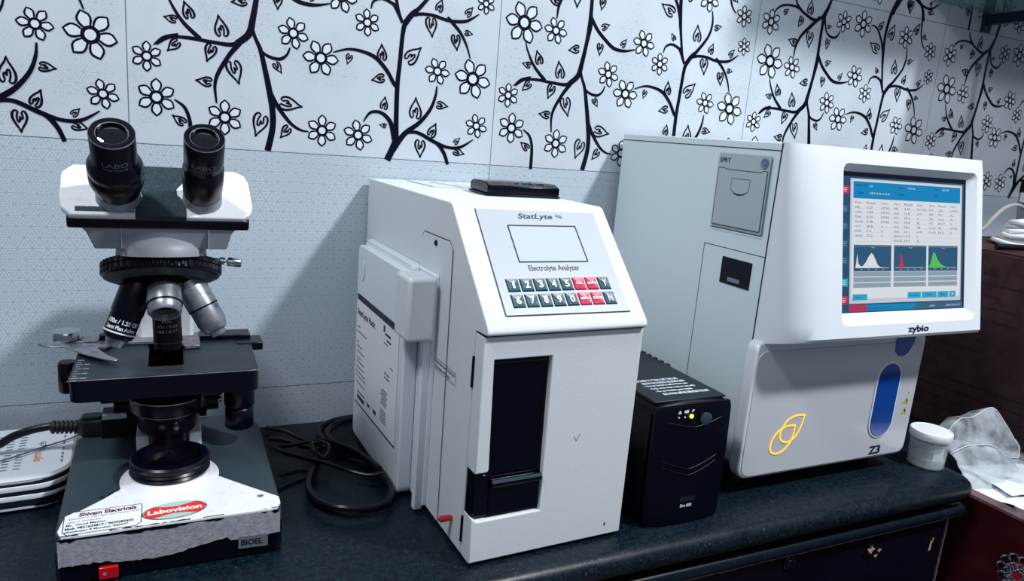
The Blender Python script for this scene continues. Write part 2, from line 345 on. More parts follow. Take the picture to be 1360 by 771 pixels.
LEAVES=[(0.145, 0.466, 0.131, 0.525, 0.42, 1), (0.114, 0.454, 0.084, 0.463, 0.42, 1), (0.221, 0.416, 0.211, 0.492, 0.42, 1), (0.118, 0.383, 0.091, 0.344, 0.42, 1), (0.198, 0.384, 0.183, 0.321, 0.42, 1), (0.244, 0.335, 0.261, 0.25, 0.42, 1), (0.195, 0.244, 0.156, 0.249, 0.42, 1), (0.129, 0.082, 0.1, 0.113, 0.42, 1), (0.352, 0.345, 0.369, 0.307, 0.42, 1), (0.365, 0.198, 0.424, 0.184, 0.42, 1), (0.323, 0.144, 0.303, 0.057, 0.42, 1), (0.392, 0.102, 0.368, 0.057, 0.42, 1), (0.281, 0.557, 0.242, 0.546, 0.42, 1), (0.553, 0.41, 0.545, 0.37, 0.42, 1), (0.653, 0.332, 0.615, 0.318, 0.42, 1), (0.642, 0.401, 0.641, 0.465, 0.42, 1), (0.652, 0.204, 0.657, 0.256, 0.42, 1), (0.664, 0.135, 0.643, 0.14, 0.42, 1), (0.714, 0.409, 0.757, 0.471, 0.42, 1), (0.782, 0.599, 0.788, 0.52, 0.42, 1), (0.889, 0.627, 0.909, 0.664, 0.42, 1), (0.86, 0.544, 0.867, 0.479, 0.42, 1), (0.888, 0.558, 0.914, 0.554, 0.42, 1), (0.748, 0.176, 0.749, 0.264, 0.42, 1), (0.813, 0.246, 0.849, 0.24, 0.42, 1), (0.797, 0.107, 0.815, 0.164, 0.42, 1), (0.769, 0.09, 0.77, 0.014, 0.42, 1), (0.876, 0.084, 0.894, 0.11, 0.42, 1), (0.876, 0.054, 0.911, 0.04, 0.42, 1), (0.112, 0.885, 0.134, 0.91, 0.42, 1), (0.208, 0.884, 0.19, 0.832, 0.42, 1), (0.237, 0.905, 0.239, 0.978, 0.42, 1), (0.256, 0.819, 0.258, 0.736, 0.42, 1), (0.196, 0.743, 0.154, 0.761, 0.42, 1), (0.288, 0.582, 0.241, 0.533, 0.42, 1), (0.353, 0.797, 0.348, 0.743, 0.42, 1), (0.337, 0.859, 0.359, 0.865, 0.42, 1), (0.356, 0.666, 0.385, 0.685, 0.42, 1), (0.358, 0.597, 0.357, 0.542, 0.42, 1), (0.437, 0.596, 0.455, 0.632, 0.42, 1), (0.631, 0.78, 0.578, 0.82, 0.42, 1), (0.611, 0.902, 0.633, 0.944, 0.42, 1), (0.678, 0.857, 0.697, 0.94, 0.42, 1), (0.647, 0.662, 0.631, 0.693, 0.42, 1), (0.739, 0.672, 0.736, 0.752, 0.42, 1), (0.808, 0.751, 0.838, 0.764, 0.42, 1), (0.818, 0.914, 0.841, 0.972, 0.42, 1), (0.873, 0.915, 0.896, 0.892, 0.42, 1), (0.801, 0.626, 0.813, 0.677, 0.42, 1), (0.878, 0.62, 0.903, 0.651, 0.42, 1), (0.779, 0.586, 0.785, 0.511, 0.42, 1), (0.136, 0.465, 0.135, 0.523, 0.42, 1), (0.114, 0.446, 0.089, 0.454, 0.42, 1), (0.215, 0.412, 0.212, 0.483, 0.42, 1), (0.759, 1.084, 0.765, 1.022, 0.42, 1)]

def wall():
    mb = MB(); x0, x1, z0, z1 = -1.35, 2.7, -.8, ROW0 + 3*TH
    mb.mi = 0; mb.box((x0, 0, z0), (x1, .12, z1))
    def P(u, v, y): return (u*TW, y, ROW0 + v*TH)
    def ribbon(pts, ws, y, k=6):
        pts = catmull([Vector((p[0]*TW, p[1]*TH, w)) for p, w in zip(pts, ws)], k)
        n = len(pts); L = []; Rr = []
        for i, p in enumerate(pts):
            t = pts[min(i+1, n-1)] - pts[max(i-1, 0)]; t = Vector((t.x, t.y)).normalized(); nn = Vector((-t.y, t.x))*(p.z*.0005)
            L.append((p.x+nn.x, p.y+nn.y)); Rr.append((p.x-nn.x, p.y-nn.y))
        return L, Rr
    def strip(L, Rr, dx, dz, y):
        a = [mb.v((x+dx, y, ROW0+z+dz)) for x, z in L]; b = [mb.v((x+dx, y, ROW0+z+dz)) for x, z in Rr]
        for i in range(len(a)-1): mb.fv([a[i], a[i+1], b[i+1], b[i]])
    def petal(c, r, ang, rin):
        
        pr = [(.22, .09), (.34, .17), (.48, .25), (.64, .285), (.78, .25), (.89, .145), (1.0, 0), (.89, -.145), (.78, -.25), (.64, -.285), (.48, -.25), (.34, -.17), (.22, -.09)]
        ca, sa = math.cos(ang), math.sin(ang)
        return [(c[0]+r*(a*ca-b*sa), c[1]+r*(a*sa+b*ca)) for a, b in pr]
    def shrink(pts, d):
        cx = sum(p[0] for p in pts)/len(pts); cy = sum(p[1] for p in pts)/len(pts); out = []
        for x, y in pts:
            l = math.hypot(x-cx, y-cy); k = max(0, 1-d/l) if l > 0 else 1
            out.append((cx+(x-cx)*k, cy+(y-cy)*k))
        return out
    LV = []
    for l_ in LEAVES:      # drop a leaf noted twice
        mu, mv = (l_[0]+l_[2])/2 % 1, (l_[1]+l_[3])/2
        if all(math.hypot(min(abs(mu-a), 1-abs(mu-a))*TW, (mv-b)*TH) > .011 for a, b, _ in LV): LV.append((mu, mv, l_))
    LV = [l_[2] for l_ in LV]
    stem_r = [ribbon(p, w, 0) for p, w in STEMS]
    for row in (0, 1, 2):
        for t in range(-3, 6):
            dx, dz = t*TW, row*TH
            mb.mi = 1
            for si, (L, Rr) in enumerate(stem_r): strip(L, Rr, dx, dz, -.0004-si*.00001)
            for (u, v, r, rot) in FLOWERS:
                c = (u*TW+dx, v*TH+dz); r *= .001
                wdt = .0012 + r*.042
                for k in range(6):
                    pp = petal(c, r, R(90+rot+60*k), .2)
                    q = shrink(pp, wdt)
                    n = len(pp)
                    mb.mi = 1
                    A = [mb.v((x, -.0005, ROW0+z)) for x, z in pp]; B = [mb.v((x, -.0005, ROW0+z)) for x, z in q]
                    for i in range(n): mb.fv([A[i], A[(i+1) % n], B[(i+1) % n], B[i]])
                    mb.mi = 2; mb.face([(x, -.0005, ROW0+z) for x, z in q])
                mb.mi = 1
                S = 18; ro, ri = r*.36, r*.21
                A = [mb.v((c[0]+ro*math.cos(2*PI*i/S), -.0007, ROW0+c[1]+ro*math.sin(2*PI*i/S))) for i in range(S)]
                B = [mb.v((c[0]+ri*math.cos(2*PI*i/S), -.0007, ROW0+c[1]+ri*math.sin(2*PI*i/S))) for i in range(S)]
                for i in range(S): mb.fv([A[i], A[(i+1) % S], B[(i+1) % S], B[i]])
                mb.mi = 2; mb.face([(c[0]+ri*math.cos(2*PI*i/S), -.0007, ROW0+c[1]+ri*math.sin(2*PI*i/S)) for i in range(S)])
            for (u0, v0, u1, v1, w, kk) in LV:
                b = Vector((u0*TW+dx, v0*TH+dz)); tp = Vector((u1*TW+dx, v1*TH+dz)); d = tp-b; l = d.length
                e = d/l; n = Vector((-e.y, e.x)); W = l*.30
                def q(a, bb): p = b + e*(a*l) + n*(bb*W); return (p.x, p.y)
                outer = [(.06, -.25), (.02, -.62), (.12, -.95), (.34, -1.0), (.60, -.66), (.82, -.22), (1.04, .05), (.86, .16), (.62, .62), (.36, .92), (.14, .80), (.04, .45), (.14, .20)]
                mb.mi = 1
                ws = (1.4, 2.1, 2.6, 2.7, 2.3, 2.0, 1.2, 2.0, 2.2, 2.4, 2.4, 2.0, 1.4)
                sc = min(1.0, l/.020)
                pts3 = [Vector((*q(*p), w_*sc)) for p, w_ in zip(outer, ws)]
                pts3 = catmull(pts3, 2); m_ = len(pts3); L = []; Rr = []
                for i, p in enumerate(pts3):
                    tt = pts3[min(i+1, m_-1)]-pts3[max(i-1, 0)]; tt = Vector((tt.x, tt.y)).normalized(); nn = Vector((-tt.y, tt.x))*(p.z*.0005)
                    L.append((p.x+nn.x, p.y+nn.y)); Rr.append((p.x-nn.x, p.y-nn.y))
                strip(L, Rr, 0, 0, -.0004)
                inner = [(.14, .20), (.34, .40), (.42, .16), (.28, .0), (.50, -.02), (.52, -.30), (.30, -.42), (.06, -.25)]
                pts3 = catmull([Vector((*q(*p), 2.0*sc)) for p in inner], 2); m_ = len(pts3); L = []; Rr = []
                for i, p in enumerate(pts3):
                    tt = pts3[min(i+1, m_-1)]-pts3[max(i-1, 0)]; tt = Vector((tt.x, tt.y)).normalized(); nn = Vector((-tt.y, tt.x))*(p.z*.0005)
                    L.append((p.x+nn.x, p.y+nn.y)); Rr.append((p.x-nn.x, p.y-nn.y))
                strip(L, Rr, 0, 0, -.00045)
    # clip what runs past the wall's ends
    for co, no in (((x0, 0, 0), (-1, 0, 0)), ((x1, 0, 0), (1, 0, 0))):
        bmesh.ops.bisect_plane(mb.bm, geom=mb.bm.verts[:]+mb.bm.edges[:]+mb.bm.faces[:], plane_co=co, plane_no=no, clear_outer=True)
    bmesh.ops.bisect_plane(mb.bm, geom=mb.bm.verts[:]+mb.bm.edges[:]+mb.bm.faces[:], plane_co=(0, 0, z1), plane_no=(0, 0, 1), clear_outer=True)
    me = bpy.data.meshes.new('wall_back'); mb.bm.to_mesh(me); mb.bm.free()
    for k in ('tile', 'ink', 'petal'): me.materials.append(M[k])
    # the box side that faces the room must face it
    return struct(link('wall_back', me, smooth=False))
wall()
struct(MB().box((-1.35, -2.4, -.85), (2.7, .12, -.8)).done('floor', M['floor'], smooth=False))

# ------------------------------------------------------------------ countertop and cabinets
def countertop():
    mb = MB(); n = 8; r = .0145
    def sec(x, inset=0):
        P = [(x, -.002, 0), ]
        for i in range(n+1):
            a = PI/2 + PI*i/n; P.append((x, -.400+inset + r*math.cos(a), -r + r*math.sin(a)))
        P.append((x, -.002, -2*r)); return P
    loops = [sec(-1.2), sec(1.008), sec(1.017, .003), sec(1.021, .010)]
    mb.loft(loops)
    return tag(mb.done('countertop', M['granite'], angle=50), 'long black speckled granite worktop with a rounded front edge, under the analyzers', 'worktop')
countertop()

cab = thing('base_cabinet', 'dark laminate drawer cabinet with a rounded worn lip, under the black granite worktop', 'cabinet', (0, 0, -.8))
mb = MB(); mb.box((-1.19, -.385, 0), (1.010, -.003, .769)); mb.done('cabinet_body', M['cab'], cab, bevel=.002)
for x0, x1 in ((-1.18, -.52), (-.51, -.02), (-.01, .42), (.43, 1.0)):
    mb = MB(); mb.box((x0, -.397, .35), (x1, -.386, .742)); d = mb.done('drawer_front', M['cab'], cab, bevel=.0015)
# half round lip
for x0, x1 in ((-1.19, .425), (.43, 1.019)):
    mb = MB(); mb.lathe([(.0090, 0), (.0090, x1-x0)], (x0, -.399, .7535), (1, 0, 0), 20); mb.done('edge_lip', M['trim_teal'], cab, bevel=.0008)
    mb = MB()
    prev = None; N = 90; top = []; bot = []
    for i in range(N+1):
        x = x0 + (x1-x0)*i/N
        top.append((x, -.4068, .7487)); bot.append((x, -.4045, .7458 - .0012*random.random()))
    for i in range(N): mb.face([top[i], top[i+1], bot[i+1], bot[i]])
    mb.done('worn_lip_edge', M['worn_pink'], cab, smooth=False)
mb = MB()
for (x, z, r) in ((.707, .732, .010), (.852, .721, .008), (-.3, .735, .010), (.15, .735, .010)):
    k = MB(); k.lathe([(r, 0), (r, .002), (r*.8, .0035), (r*.55, .0030), (r*.4, .0045), (r*.1, .005)], (x, -.397, z), (0, -1, 0), 20)
    k.done('drawer_knob', M['cab'] if x != .707 else M['black_metal'], cab)
mb.bm.free()
for (x, z, s, a) in ((.846, .724, .006, .4), (.862, .721, .0035, 1.2), (.857, .714, .003, .2)):
    pts = [(s*(1+.5*math.sin(3*t+a))*math.cos(t), s*(.7+.35*math.cos(5*t))*math.sin(t)) for t in [2*PI*i/14 for i in range(14)]]
    k = MB(); k.face([(x+p[0], -.4026, z+p[1]) for p in pts]); k.done('paint_chip', M['chip_wood'], cab, smooth=False)
for (x, z, w, h) in ((.9755, .704, .0022, .0085), (.978, .711, .0016, .004)):
    k = MB(); k.face([(x-w, -.3974, z-h), (x+w*.8, -.3974, z-h*.9), (x+w*1.3, -.3974, z+h), (x-w*.4, -.3974, z+h*.8)]); k.done('paint_chip', M['chip_wood'], cab, smooth=False)
k = MB(); k.box((1.0015, -.3978, .30), (1.0035, -.386, .742)); k.done('drawer_edge_strip', M['worn_pink'], cab)

ch = thing('wooden_chest', 'low red-brown laminated chest with a raised side rim, right of the granite worktop end', 'cabinet', (1.055, -.01, -.8))
o = (0, 0, 0)
mb = MB(); mb.prism(rrect(-.76, 0, 0, .764, .004, 2), (0, 0, 0), (0, 1, 0), (0, 0, 1), (.014, 0, 0)); mb.done('side_panel', M['wood_red'], ch, bevel=.001)
mb = MB(); mb.box((.014, -.745, .74), (.80, -.002, .753)); mb.done('chest_top', M['granite'], ch, bevel=.001)
mb = MB(); mb.box((.014, -.76, 0), (.80, -.746, .764)); mb.done('front_panel', M['wood_red'], ch, bevel=.001)
mb = MB(); mb.box((.80, -.76, 0), (.814, 0, .764)); mb.done('side_panel', M['wood_red'], ch, bevel=.001)
mb = MB(); mb.box((-.001, -.7605, .7600), (.0185, -.0, .7655)); mb.done('rim_strip', M['wood_edge'], ch, bevel=.001)
# ornate handle rosette on the side panel
mb = MB(); c = Vector((-.001, -.463, .690))
for k in range(11):
    a = 2*PI*k/11
    for rad, zz, s in ((.0210, .004, .0066), (.0115, .007, .0050)):
        cc = c + Vector((-zz, rad*math.cos(a+.2*(rad < .01)), rad*math.sin(a+.2*(rad < .01))))
        pts = [cc + Vector((-.0015*math.sin(3*t), s*math.cos(t), s*math.sin(t))) for t in [2*PI*i/10 for i in range(11)]]
        mb.tube(pts, .0011, 6, 2)
mb.done('rosette_filigree', M['chrome'], ch)
mb = MB(); mb.lathe([(.017, 0), (.016, .003), (.006, .006), (.001, .007)], c, (-1, 0, 0), 24); mb.done('rosette_plate', M['red_plastic'], ch)
# ------------------------------------------------------------------ microscope
MX, MY = .036, -.2
OFF = (MX, MY, 0)
ms = thing('microscope', 'white and black binocular laboratory microscope with chipped paint, beside the wall at the left', 'microscope', (MX, MY, 0))
def S(): return MB(OFF)
def basez(y): return .046 + (y+.303)*.05
# base body
foot = [(-.049, -.302), (.127, -.302), (.1315, -.294), (.1295, -.118), (.118, -.085), (-.036, -.085), (-.054, -.118), (-.0535, -.294)]
mb = S()
mb.loft([[(x, y, .003) for x, y in foot], [(x*1.0, y, basez(y)-.003) for x, y in foot],
         [(MX+(x-MX)*.985, MY+(y-MY)*.985-.0005, basez(y)) for x, y in foot]])
base = mb.done('base', M['scope_teal'], ms, bevel=.0015)
mb = S(); f2 = [(MX+(x-MX)*1.004, MY+(y-MY)*1.004) for x, y in foot]
mb.loft([[(x, y, .0015) for x, y in f2], [(x, y, .030) for x, y in f2]])
mb.done('lower_skirt', M['black_metal'], base, bevel=.0015)
for x, y in ((-.04, -.29), (.115, -.29), (-.04, -.10), (.115, -.10)):
    k = S(); k.lathe([(.009, 0), (.008, .004)], (x, y, 0), (0, 0, 1), 16); k.done('rubber_foot', M['rubber'], base)
# white cover on top of the base, with its crumbling front
top = [(-.0515, -.2935), (-.049, -.275), (-.0185, -.247), (-.004, -.230), (.0035, -.205), (.0055, -.16), (.0055, -.105), (.0645, -.105), (.0645, -.16),
       (.0665, -.205), (.075, -.226), (.105, -.258), (.1305, -.284), (.1305, -.2945), (.1265, -.3035), (-.048, -.3035)]
mb = S(); mb.loft([[(x, y, basez(y)-.002) for x, y in top], [(x, y, basez(y)+.0012) for x, y in top]])
cov = mb.done('white_cover', M['scope_white'], base, bevel=.0008)
random.seed(3)
mb = S(); N = 70; up = []; lo = []; upw = []
zlow = lambda u: .0165 + .006*u + .0035*math.sin(u*9+1) * (u < .75)
for i in range(N+1):
    u = i/N; x = -.0505 + u*(.129+.0505); j = noise.noise(Vector((u*22, 3.1, 0)))*.0022 + noise.noise(Vector((u*60, 7.7, 0)))*.0012
    zt = .0445 + (.0012 if u > .72 else -.0012*max(0, math.sin(u*8)))
    up.append((x, -.3052, zt)); lo.append((x, -.3052, zlow(u)+j))
for i in range(N): mb.face([up[i], up[i+1], lo[i+1], lo[i]])
mb.done('crinkled_front_band', M['scope_grey'], base, smooth=False)
# flaked edge between the two: dark gaps
for (x0, x1, th) in ((-.050, -.035, .0035), (-.012, .052, .003), (.062, .080, .0022), (.112, .118, .0012), (.121, .129, .003)):
    mb = S(); n = max(4, int((x1-x0)/.003)); A = []; B = []
    for i in range(n+1):
        x = x0+(x1-x0)*i/n; k = math.sin(PI*i/n)**.4; y = -.3055
        A.append((x, y, .0452+th*.45*k*(.6+.4*random.random()))); B.append((x, y, .0452-th*1.1*k*(.4+.6*random.random())))
    for i in range(n): mb.face([A[i], A[i+1], B[i+1], B[i]])
    A2 = [(a[0], -.3035, basez(-.3035)+.0016) for a in A]; B2 = [(a[0], -.3035+th*.6*random.random(), basez(-.3035)+.0016) for a in A]
    for i in range(n): mb.face([A2[i], A2[i+1], B2[i+1], B2[i]])
    mb.done('paint_chip', M['black_metal'], cov, smooth=False)
for x, y in ((-.0215, -.2455), (-.0145, -.2415), (-.010, -.238)):
    mb = S(); mb.face([(x-.003, y-.001, basez(y)+.0015), (x+.001, y-.0005, basez(y)+.0015), (x+.003, y+.0022, basez(y)+.0015), (x-.001, y+.0012, basez(y)+.0015)]); mb.done('paint_chip', M['black_metal'], cov, smooth=False)
# sticker, oval badge, small tag
yv = Vector((0, 1, .05)).normalized()
def onb(x, y, d=.0016): return Vector((x, y, basez(y)+d))
mb = S(); poly = [(-.0485, -.272), (-.0475, -.297), (-.044, -.3025), (.008, -.3015), (.0125, -.2965), (.0125, -.2665), (-.0415, -.2665)]
mb.face([onb(x, y) for x, y in poly]); st = mb.done('service_sticker', M['paper'], base, smooth=False)
st['label'] = 'white service sticker with printed address lines'
mb = S()
for (a, b) in zip(poly, poly[1:]+poly[:1]):
    A, B = onb(*a, .0018), onb(*b, .0018); t = (B-A).normalized(); n = Vector((-t.y, t.x, 0))*.0006
    mb.face([A, B, B+n, A+n])
mb.mi = 0
def stl(s, x, y, w, h, mi, bold=.01):
    put_text(mb, s, onb(x, y, .0019), (1, .035, 0), yv, w, h, bold, mi=mi)
stl('Shivam Electricals', -.037, -.2755, .045, .0062, 1, .03)
stl('Specialist in LED light Conversion of all', -.0445, -.2800, .055, .0030, 2)
stl('types of  microscopes', -.0452, -.2848, .026, .0030, 2)
stl('Mr. Vinod Mathur', -.0455, -.2896, .030, .0033, 0)
stl('Mob: 9821624819 / 9029282650', -.0458, -.2950, .052, .0036, 0, .03)
stl('Ghatkopar E Mumbai: 400077', -.0456, -.3003, .048, .0035, 0, .02)
done_text(mb, 'sticker_lettering', [M['print_dark'], M['print_maroon'], M['print_faint']], st)
cx, cy, ax, ay = .0395, -.2845, .0262, .0132
def ov(t, k=1): return (cx+ax*k*math.cos(t), cy+ay*k*math.sin(t)+.0016*math.cos(t))
mb = S()
mb.mi = 0; mb.face([onb(*ov(2*PI*i/36, 1.03), .0016) for i in range(36)])
mb.mi = 1; mb.face([onb(*ov(2*PI*i/36), .0018) for i in range(36)])
mb.mi = 2; A = []; B = []
for i in range(21):
    u = -1+2*i/20; lim = math.sqrt(max(0, 1-u*u)); h = min(lim, .42+.62*abs(u)**1.6)
    A.append(onb(cx+ax*u*.999, cy+.0016*u+ay*h, .0019)); B.append(onb(cx+ax*u*.999, cy+.0016*u-ay*h, .0019))
for i in range(20): mb.face([A[i], A[i+1], B[i+1], B[i]])
bd = mb.done('maker_badge', [M['print_dark'], M['mint'], M['red']], base, smooth=False)
bd['label'] = 'oval red and mint green badge'
mb = S(); put_text(mb, 'Labovision', onb(cx-.0225, cy-.0048, .0021), (1, .05, 0), yv, .045, .0072, .035); done_text(mb, 'badge_lettering', M['print_white'], bd)
mb = S(); mb.face([(.092, -.3056, .0115), (.118, -.3056, .0105), (.118, -.3056, .0225), (.092, -.3056, .0235)]); tg = mb.done('model_tag', M['tag'], base, smooth=False)
mb = S(); put_text(mb, 'BIOEL', (.0945, -.3058, .0143), (1, 0, -.03), (0, 0, 1), .019, .006, .03); done_text(mb, 'tag_lettering', M['print_dark'], tg)
mb = S(); mb.box((-.021, -.3072, .0035), (-.006, -.303, .0148)); sw = mb.done('power_switch', M['red_plastic'], base, bevel=.0008); sw['label'] = 'small red rocker switch'
mb = S(); mb.lathe([(.0014, 0), (.0014, .0003)], (-.0165, -.3073, .009), (0, -1, 0), 12); mb.done('switch_mark', M['worn_edge'], sw)
mb = S(); mb.lathe([(.003, 0), (.003, .0003)], onb(.114, -.279, .001), (0, 0, 1), 12); mb.done('seal_dot', M['tag'], base)
# lamp collar
C = Vector((.036, -.2165, 0))
mb = S(); mb.lathe([(.048, .0475), (.043, .0515), (.0395, .0545), (.0375, .057)], C, (0, 0, 1), 48); mb.done('collar_dome', M['scope_white'], base)
mb = S(); mb.lathe([(.0355, .0535), (.0365, .0552), (.0348, .0572), (.0365, .0592), (.0348, .0612), (.0365, .0632), (.0348, .0652), (.0360, .0672), (.0360, .0705), (.0340, .0722), (.0290, .0722), (.0278, .0640), (.001, .0632)], C, (0, 0, 1), 48, cap=False)
lm = mb.done('lamp_collar', M['black_metal'], base)
mb = S(); mb.lathe([(.0275, .0642), (.02, .0650), (.001, .0654)], C, (0, 0, 1), 32, cap=False); mb.done('lamp_window', M['lens'], lm)
# arm
mb = S()
prof = [(-.099, .05), (-.099, .12), (-.099, .185), (-.112, .225), (-.150, .252), (-.21, .262), (-.21, .282), (-.10, .282), (-.075, .268), (-.064, .22), (-.064, .05)]
mb.prism([(y, z) for y, z in prof], (.006, 0, 0), (0, 1, 0), (0, 0, 1), (.056, 0, 0)); arm = mb.done('arm', M['scope_white'], ms, bevel=.004)
for x in (.0045, .0545):
    k = S(); k.box((x, -.166, .052), (x+.012, -.098, .072)); k.done('arm_foot', M['scope_white'], arm, bevel=.001)
for sgn, x in ((-1, .006), (1, .062)):
    k = S(); k.lathe([(.019, 0), (.019, .012), (.012, .013), (.012, .024), (.010, .025)], (x, -.098, .082), (sgn, 0, 0), 28); k.done('focus_knob', M['black_metal'], arm)
# power inlet and socket block at the back left
mb = S(); mb.box((-.030, -.122, .050), (.004, -.088, .078)); mb.done('power_inlet', M['black_plastic'], base, bevel=.001)
mb = S(); mb.box((-.028, -.128, .0785), (-.005, -.124, .0845)); mb.box((.004, -.128, .0785), (.018, -.124, .0845)); mb.done('stage_bracket', M['worn_edge'], arm, bevel=.0006)
# stage
mb = S()
def ring_plate(mb, outer, inner, z0, z1, tilt=0):
    for z in (z0, z1):
        vo = [mb.v((x, y, z)) for x, y in outer]; vi = [mb.v((x, y, z)) for x, y in inner]
        es = [mb.bm.edges.new((vo[i], vo[(i+1) % len(vo)])) for i in range(len(vo))] + [mb.bm.edges.new((vi[i], vi[(i+1) % len(vi)])) for i in range(len(vi))]
        bmesh.ops.triangle_fill(mb.bm, edges=es, use_beauty=True)
        if z == z0: v0 = (vo, vi)
    for a, b in ((v0[0], vo), (v0[1], vi)):
        for i in range(len(a)): mb.fv([a[i], a[(i+1) % len(a)], b[(i+1) % len(a)], b[i]])
outer = rrect(-.047, -.219, .119, -.082, (.010, .010, .003, .003), 5); inner = rrect(.018, -.189, .050, -.105, .004, 3)
ring_plate(mb, outer, inner, .1335, .155)
stg = mb.done('stage', M['black_metal'], ms, bevel=.0009)
mb = S(); ring_plate(mb, rrect(-.0455, -.2175, .1175, -.083, (.009, .009, .003, .003), 5), rrect(.0165, -.1905, .0515, -.1035, .004, 3), .1549, .1554)
mb.done('stage_top', M['stage_top'], stg)
# worn bright edge of the stage
oo = rrect(-.047, -.219, .119, -.082, (.010, .010, .003, .003), 5)
pts = [(x, y, .1551) for x, y in oo[0:13]]
mb = S(); mb.tube(pts, .0004, 6, 2); mb.done('worn_stage_edge', M['bronze_steel'], stg)
mb = S()
for i in range(9):
    y = -.213+i*.0068; mb.face([(-.0448, y, .1556), (-.0385 if i % 2 == 0 else -.041, y, .1556), (-.0385 if i % 2 == 0 else -.041, y+.0008, .1556), (-.0448, y+.0008, .1556)])
for i, s in enumerate(('60', '55', '50', '45')): put_text(mb, s, (-.0375, -.214+i*.0136, .1556), (1, 0, 0), (0, 1, 0), .0045, .0025, .02)
done_text(mb, 'vernier_scale', M['print_white'], stg)
# mechanical stage: carriage, finger, nut, rail
mb = S(); P2 = [(-.052, -.086), (-.040, -.126), (-.022, -.130), (-.015, -.113), (.046, -.117), (.052, -.139), (.067, -.137), (.068, -.088), (.02, -.084)]
mb.prism(P2, (0, 0, .156), (1, 0, 0), (0, 1, 0), (0, 0, .0035)); car = mb.done('slide_carriage', M['bronze_steel'], ms, bevel=.0006)
fing = catmull([Vector((x, y, 0)) for x, y in ((-.036, -.117), (-.030, -.132), (-.018, -.160), (-.0085, -.174), (-.011, -.178), (-.026, -.166), (-.044, -.146), (-.060, -.124), (-.074, -.120), (-.083, -.111), (-.0835, -.108), (-.073, -.114), (-.062, -.112), (-.05, -.108))], 3)
mb = S(); mb.prism([(p.x, p.y) for p in fing], (0, 0, .1585), (1, 0, 0), (0, 1, 0), (0, 0, .0016)); mb.done('slide_finger', M['steel'], car, bevel=.0004)
mb = S(); mb.lathe([(.0125, 0), (.0140, .002), (.0140, .0075), (.0128, .0098), (.001, .0104)], (-.060, -.100, .1605), (0, 0, 1), 32); mb.done('clamp_nut', M['chrome'], car)
mb = S(); mb.lathe([(.0055, 0), (.0055, .006), (.001, .0065)], (-.0245, -.102, .1595), (0, 0, 1), 20); mb.done('clamp_screw', M['black_metal'], car)
mb = S(); mb.prism(rrect(-.052, -.112, -.030, -.092, .004, 4), (0, 0, .1595), (1, 0, 0), (0, 1, 0), (0, 0, .0015)); mb.done('clamp_plate', M['bronze_steel'], car, bevel=.0004)
mb = S(); mb.box((.067, -.108, .1545), (.121, -.084, .1605)); mb.box((.105, -.128, .1475), (.1325, -.098, .1565)); mb.done('travel_rail', M['black_metal'], ms, bevel=.001)
mb = S(); mb.lathe([(.0075, .112), (.0088, .114), (.0088, .142), (.0078, .1445)], (-.0575, -.125, 0), (0, 0, 1), 24); mb.done('travel_knob', M['black_metal'], ms, angle=60)
K = (.1045, -.165, 0)
fn = lambda k, i: 1 - .025*(i % 2)
mb = S(); mb.lathe([(.0150, .0995), (.0155, .101), (.0155, .126), (.0135, .1335)], K, (0, 0, 1), 48, fn=fn); mb.done('travel_knob', M['black_metal'], ms, angle=60)
mb = S(); mb.lathe([(.012, .0735), (.0145, .0755), (.0145, .096), (.0125, .0985)], K, (0, 0, 1), 48, fn=fn); mb.done('travel_knob', M['black_metal'], ms, angle=60)
mb = S(); mb.lathe([(.003, 0), (.0035, .001), (.0035, .004), (.002, .005)], (.086, -.168, .108), (-1, -.2, 0), 16); mb.done('lock_screw', M['chrome'], ms)
# under the stage: condenser and its mount
mb = S(); mb.box((.006, -.158, .078), (.062, -.100, .1335)); mb.box((-.030, -.125, .095), (.090, -.102, .1335)); mb.done('substage_mount', M['black_metal'], ms, bevel=.002)
Cc = (.0345, -.172, 0)
mb = S(); mb.lathe([(.026, .118), (.032, .1205), (.0342, .119), (.0345, .110), (.0335, .1055), (.0285, .103), (.0275, .0945), (.0268, .0935), (.0262, .084), (.017, .082), (.0165, .066)][::-1], Cc, (0, 0, 1), 48)
cd = mb.done('condenser', M['black_metal'], ms, angle=50)
for z, r in ((.1195, .0342), (.1030, .0286)):
    pts = [(Cc[0]+r*math.cos(a), Cc[1]+r*math.sin(a), z) for a in [R(-150+i*10) for i in range(12)]]
    k = S(); k.tube(pts, .00045, 6, 2); k.done('worn_rim', M['worn_edge'], cd)
mb = S(); mb.box((.006, -.158, .1225), (.062, -.1005, .1335)); mb.done('condenser_carrier', M['black_metal'], cd, bevel=.001)
mb = S(); mb.lathe([(.0262, .1206), (.001, .1206)], Cc, (0, 0, 1), 32, cap=False); mb.done('condenser_lens', M['lens'], cd)
# turret
a = R(23); AX = Vector((0, -math.sin(a), -math.cos(a))); BK = Vector((0, math.cos(a), -math.sin(a)))
T = Vector((.033, -.214, .2545))
tf = lambda k, i: 1 + (.016 if (i % 4) > 1 else -.012)*(k in (3, 4, 6, 7))
mb = S(); mb.lathe([(.030, -.0105), (.046, -.0100), (.049, -.0092), (.0505, -.0085), (.0505, -.0040), (.0490, -.0034), (.0505, -.0028), (.0505, .0016), (.0500, .0030), (.0490, .0045), (.040, .0078), (.030, .0092), (.001, .0096)], T, AX, 216, fn=tf)
tur = mb.done('nosepiece', M['black_metal'], ms, angle=25)
mb = S(); mb.lathe([(.0480, .0050), (.040, .0083), (.001, .0102)], T, AX, 64, cap=False); mb.done('nosepiece_face', M['scope_teal'], tur)
mb = S(); mb.lathe([(.0375, 0), (.0370, .006), (.0340, .0115), (.0270, .0165), (.016, .0195), (.001, .0205)], (.033, -.2290, .2745), (0, .12, .99), 48); mb.done('nosepiece_cap', M['scope_silver'], ms)
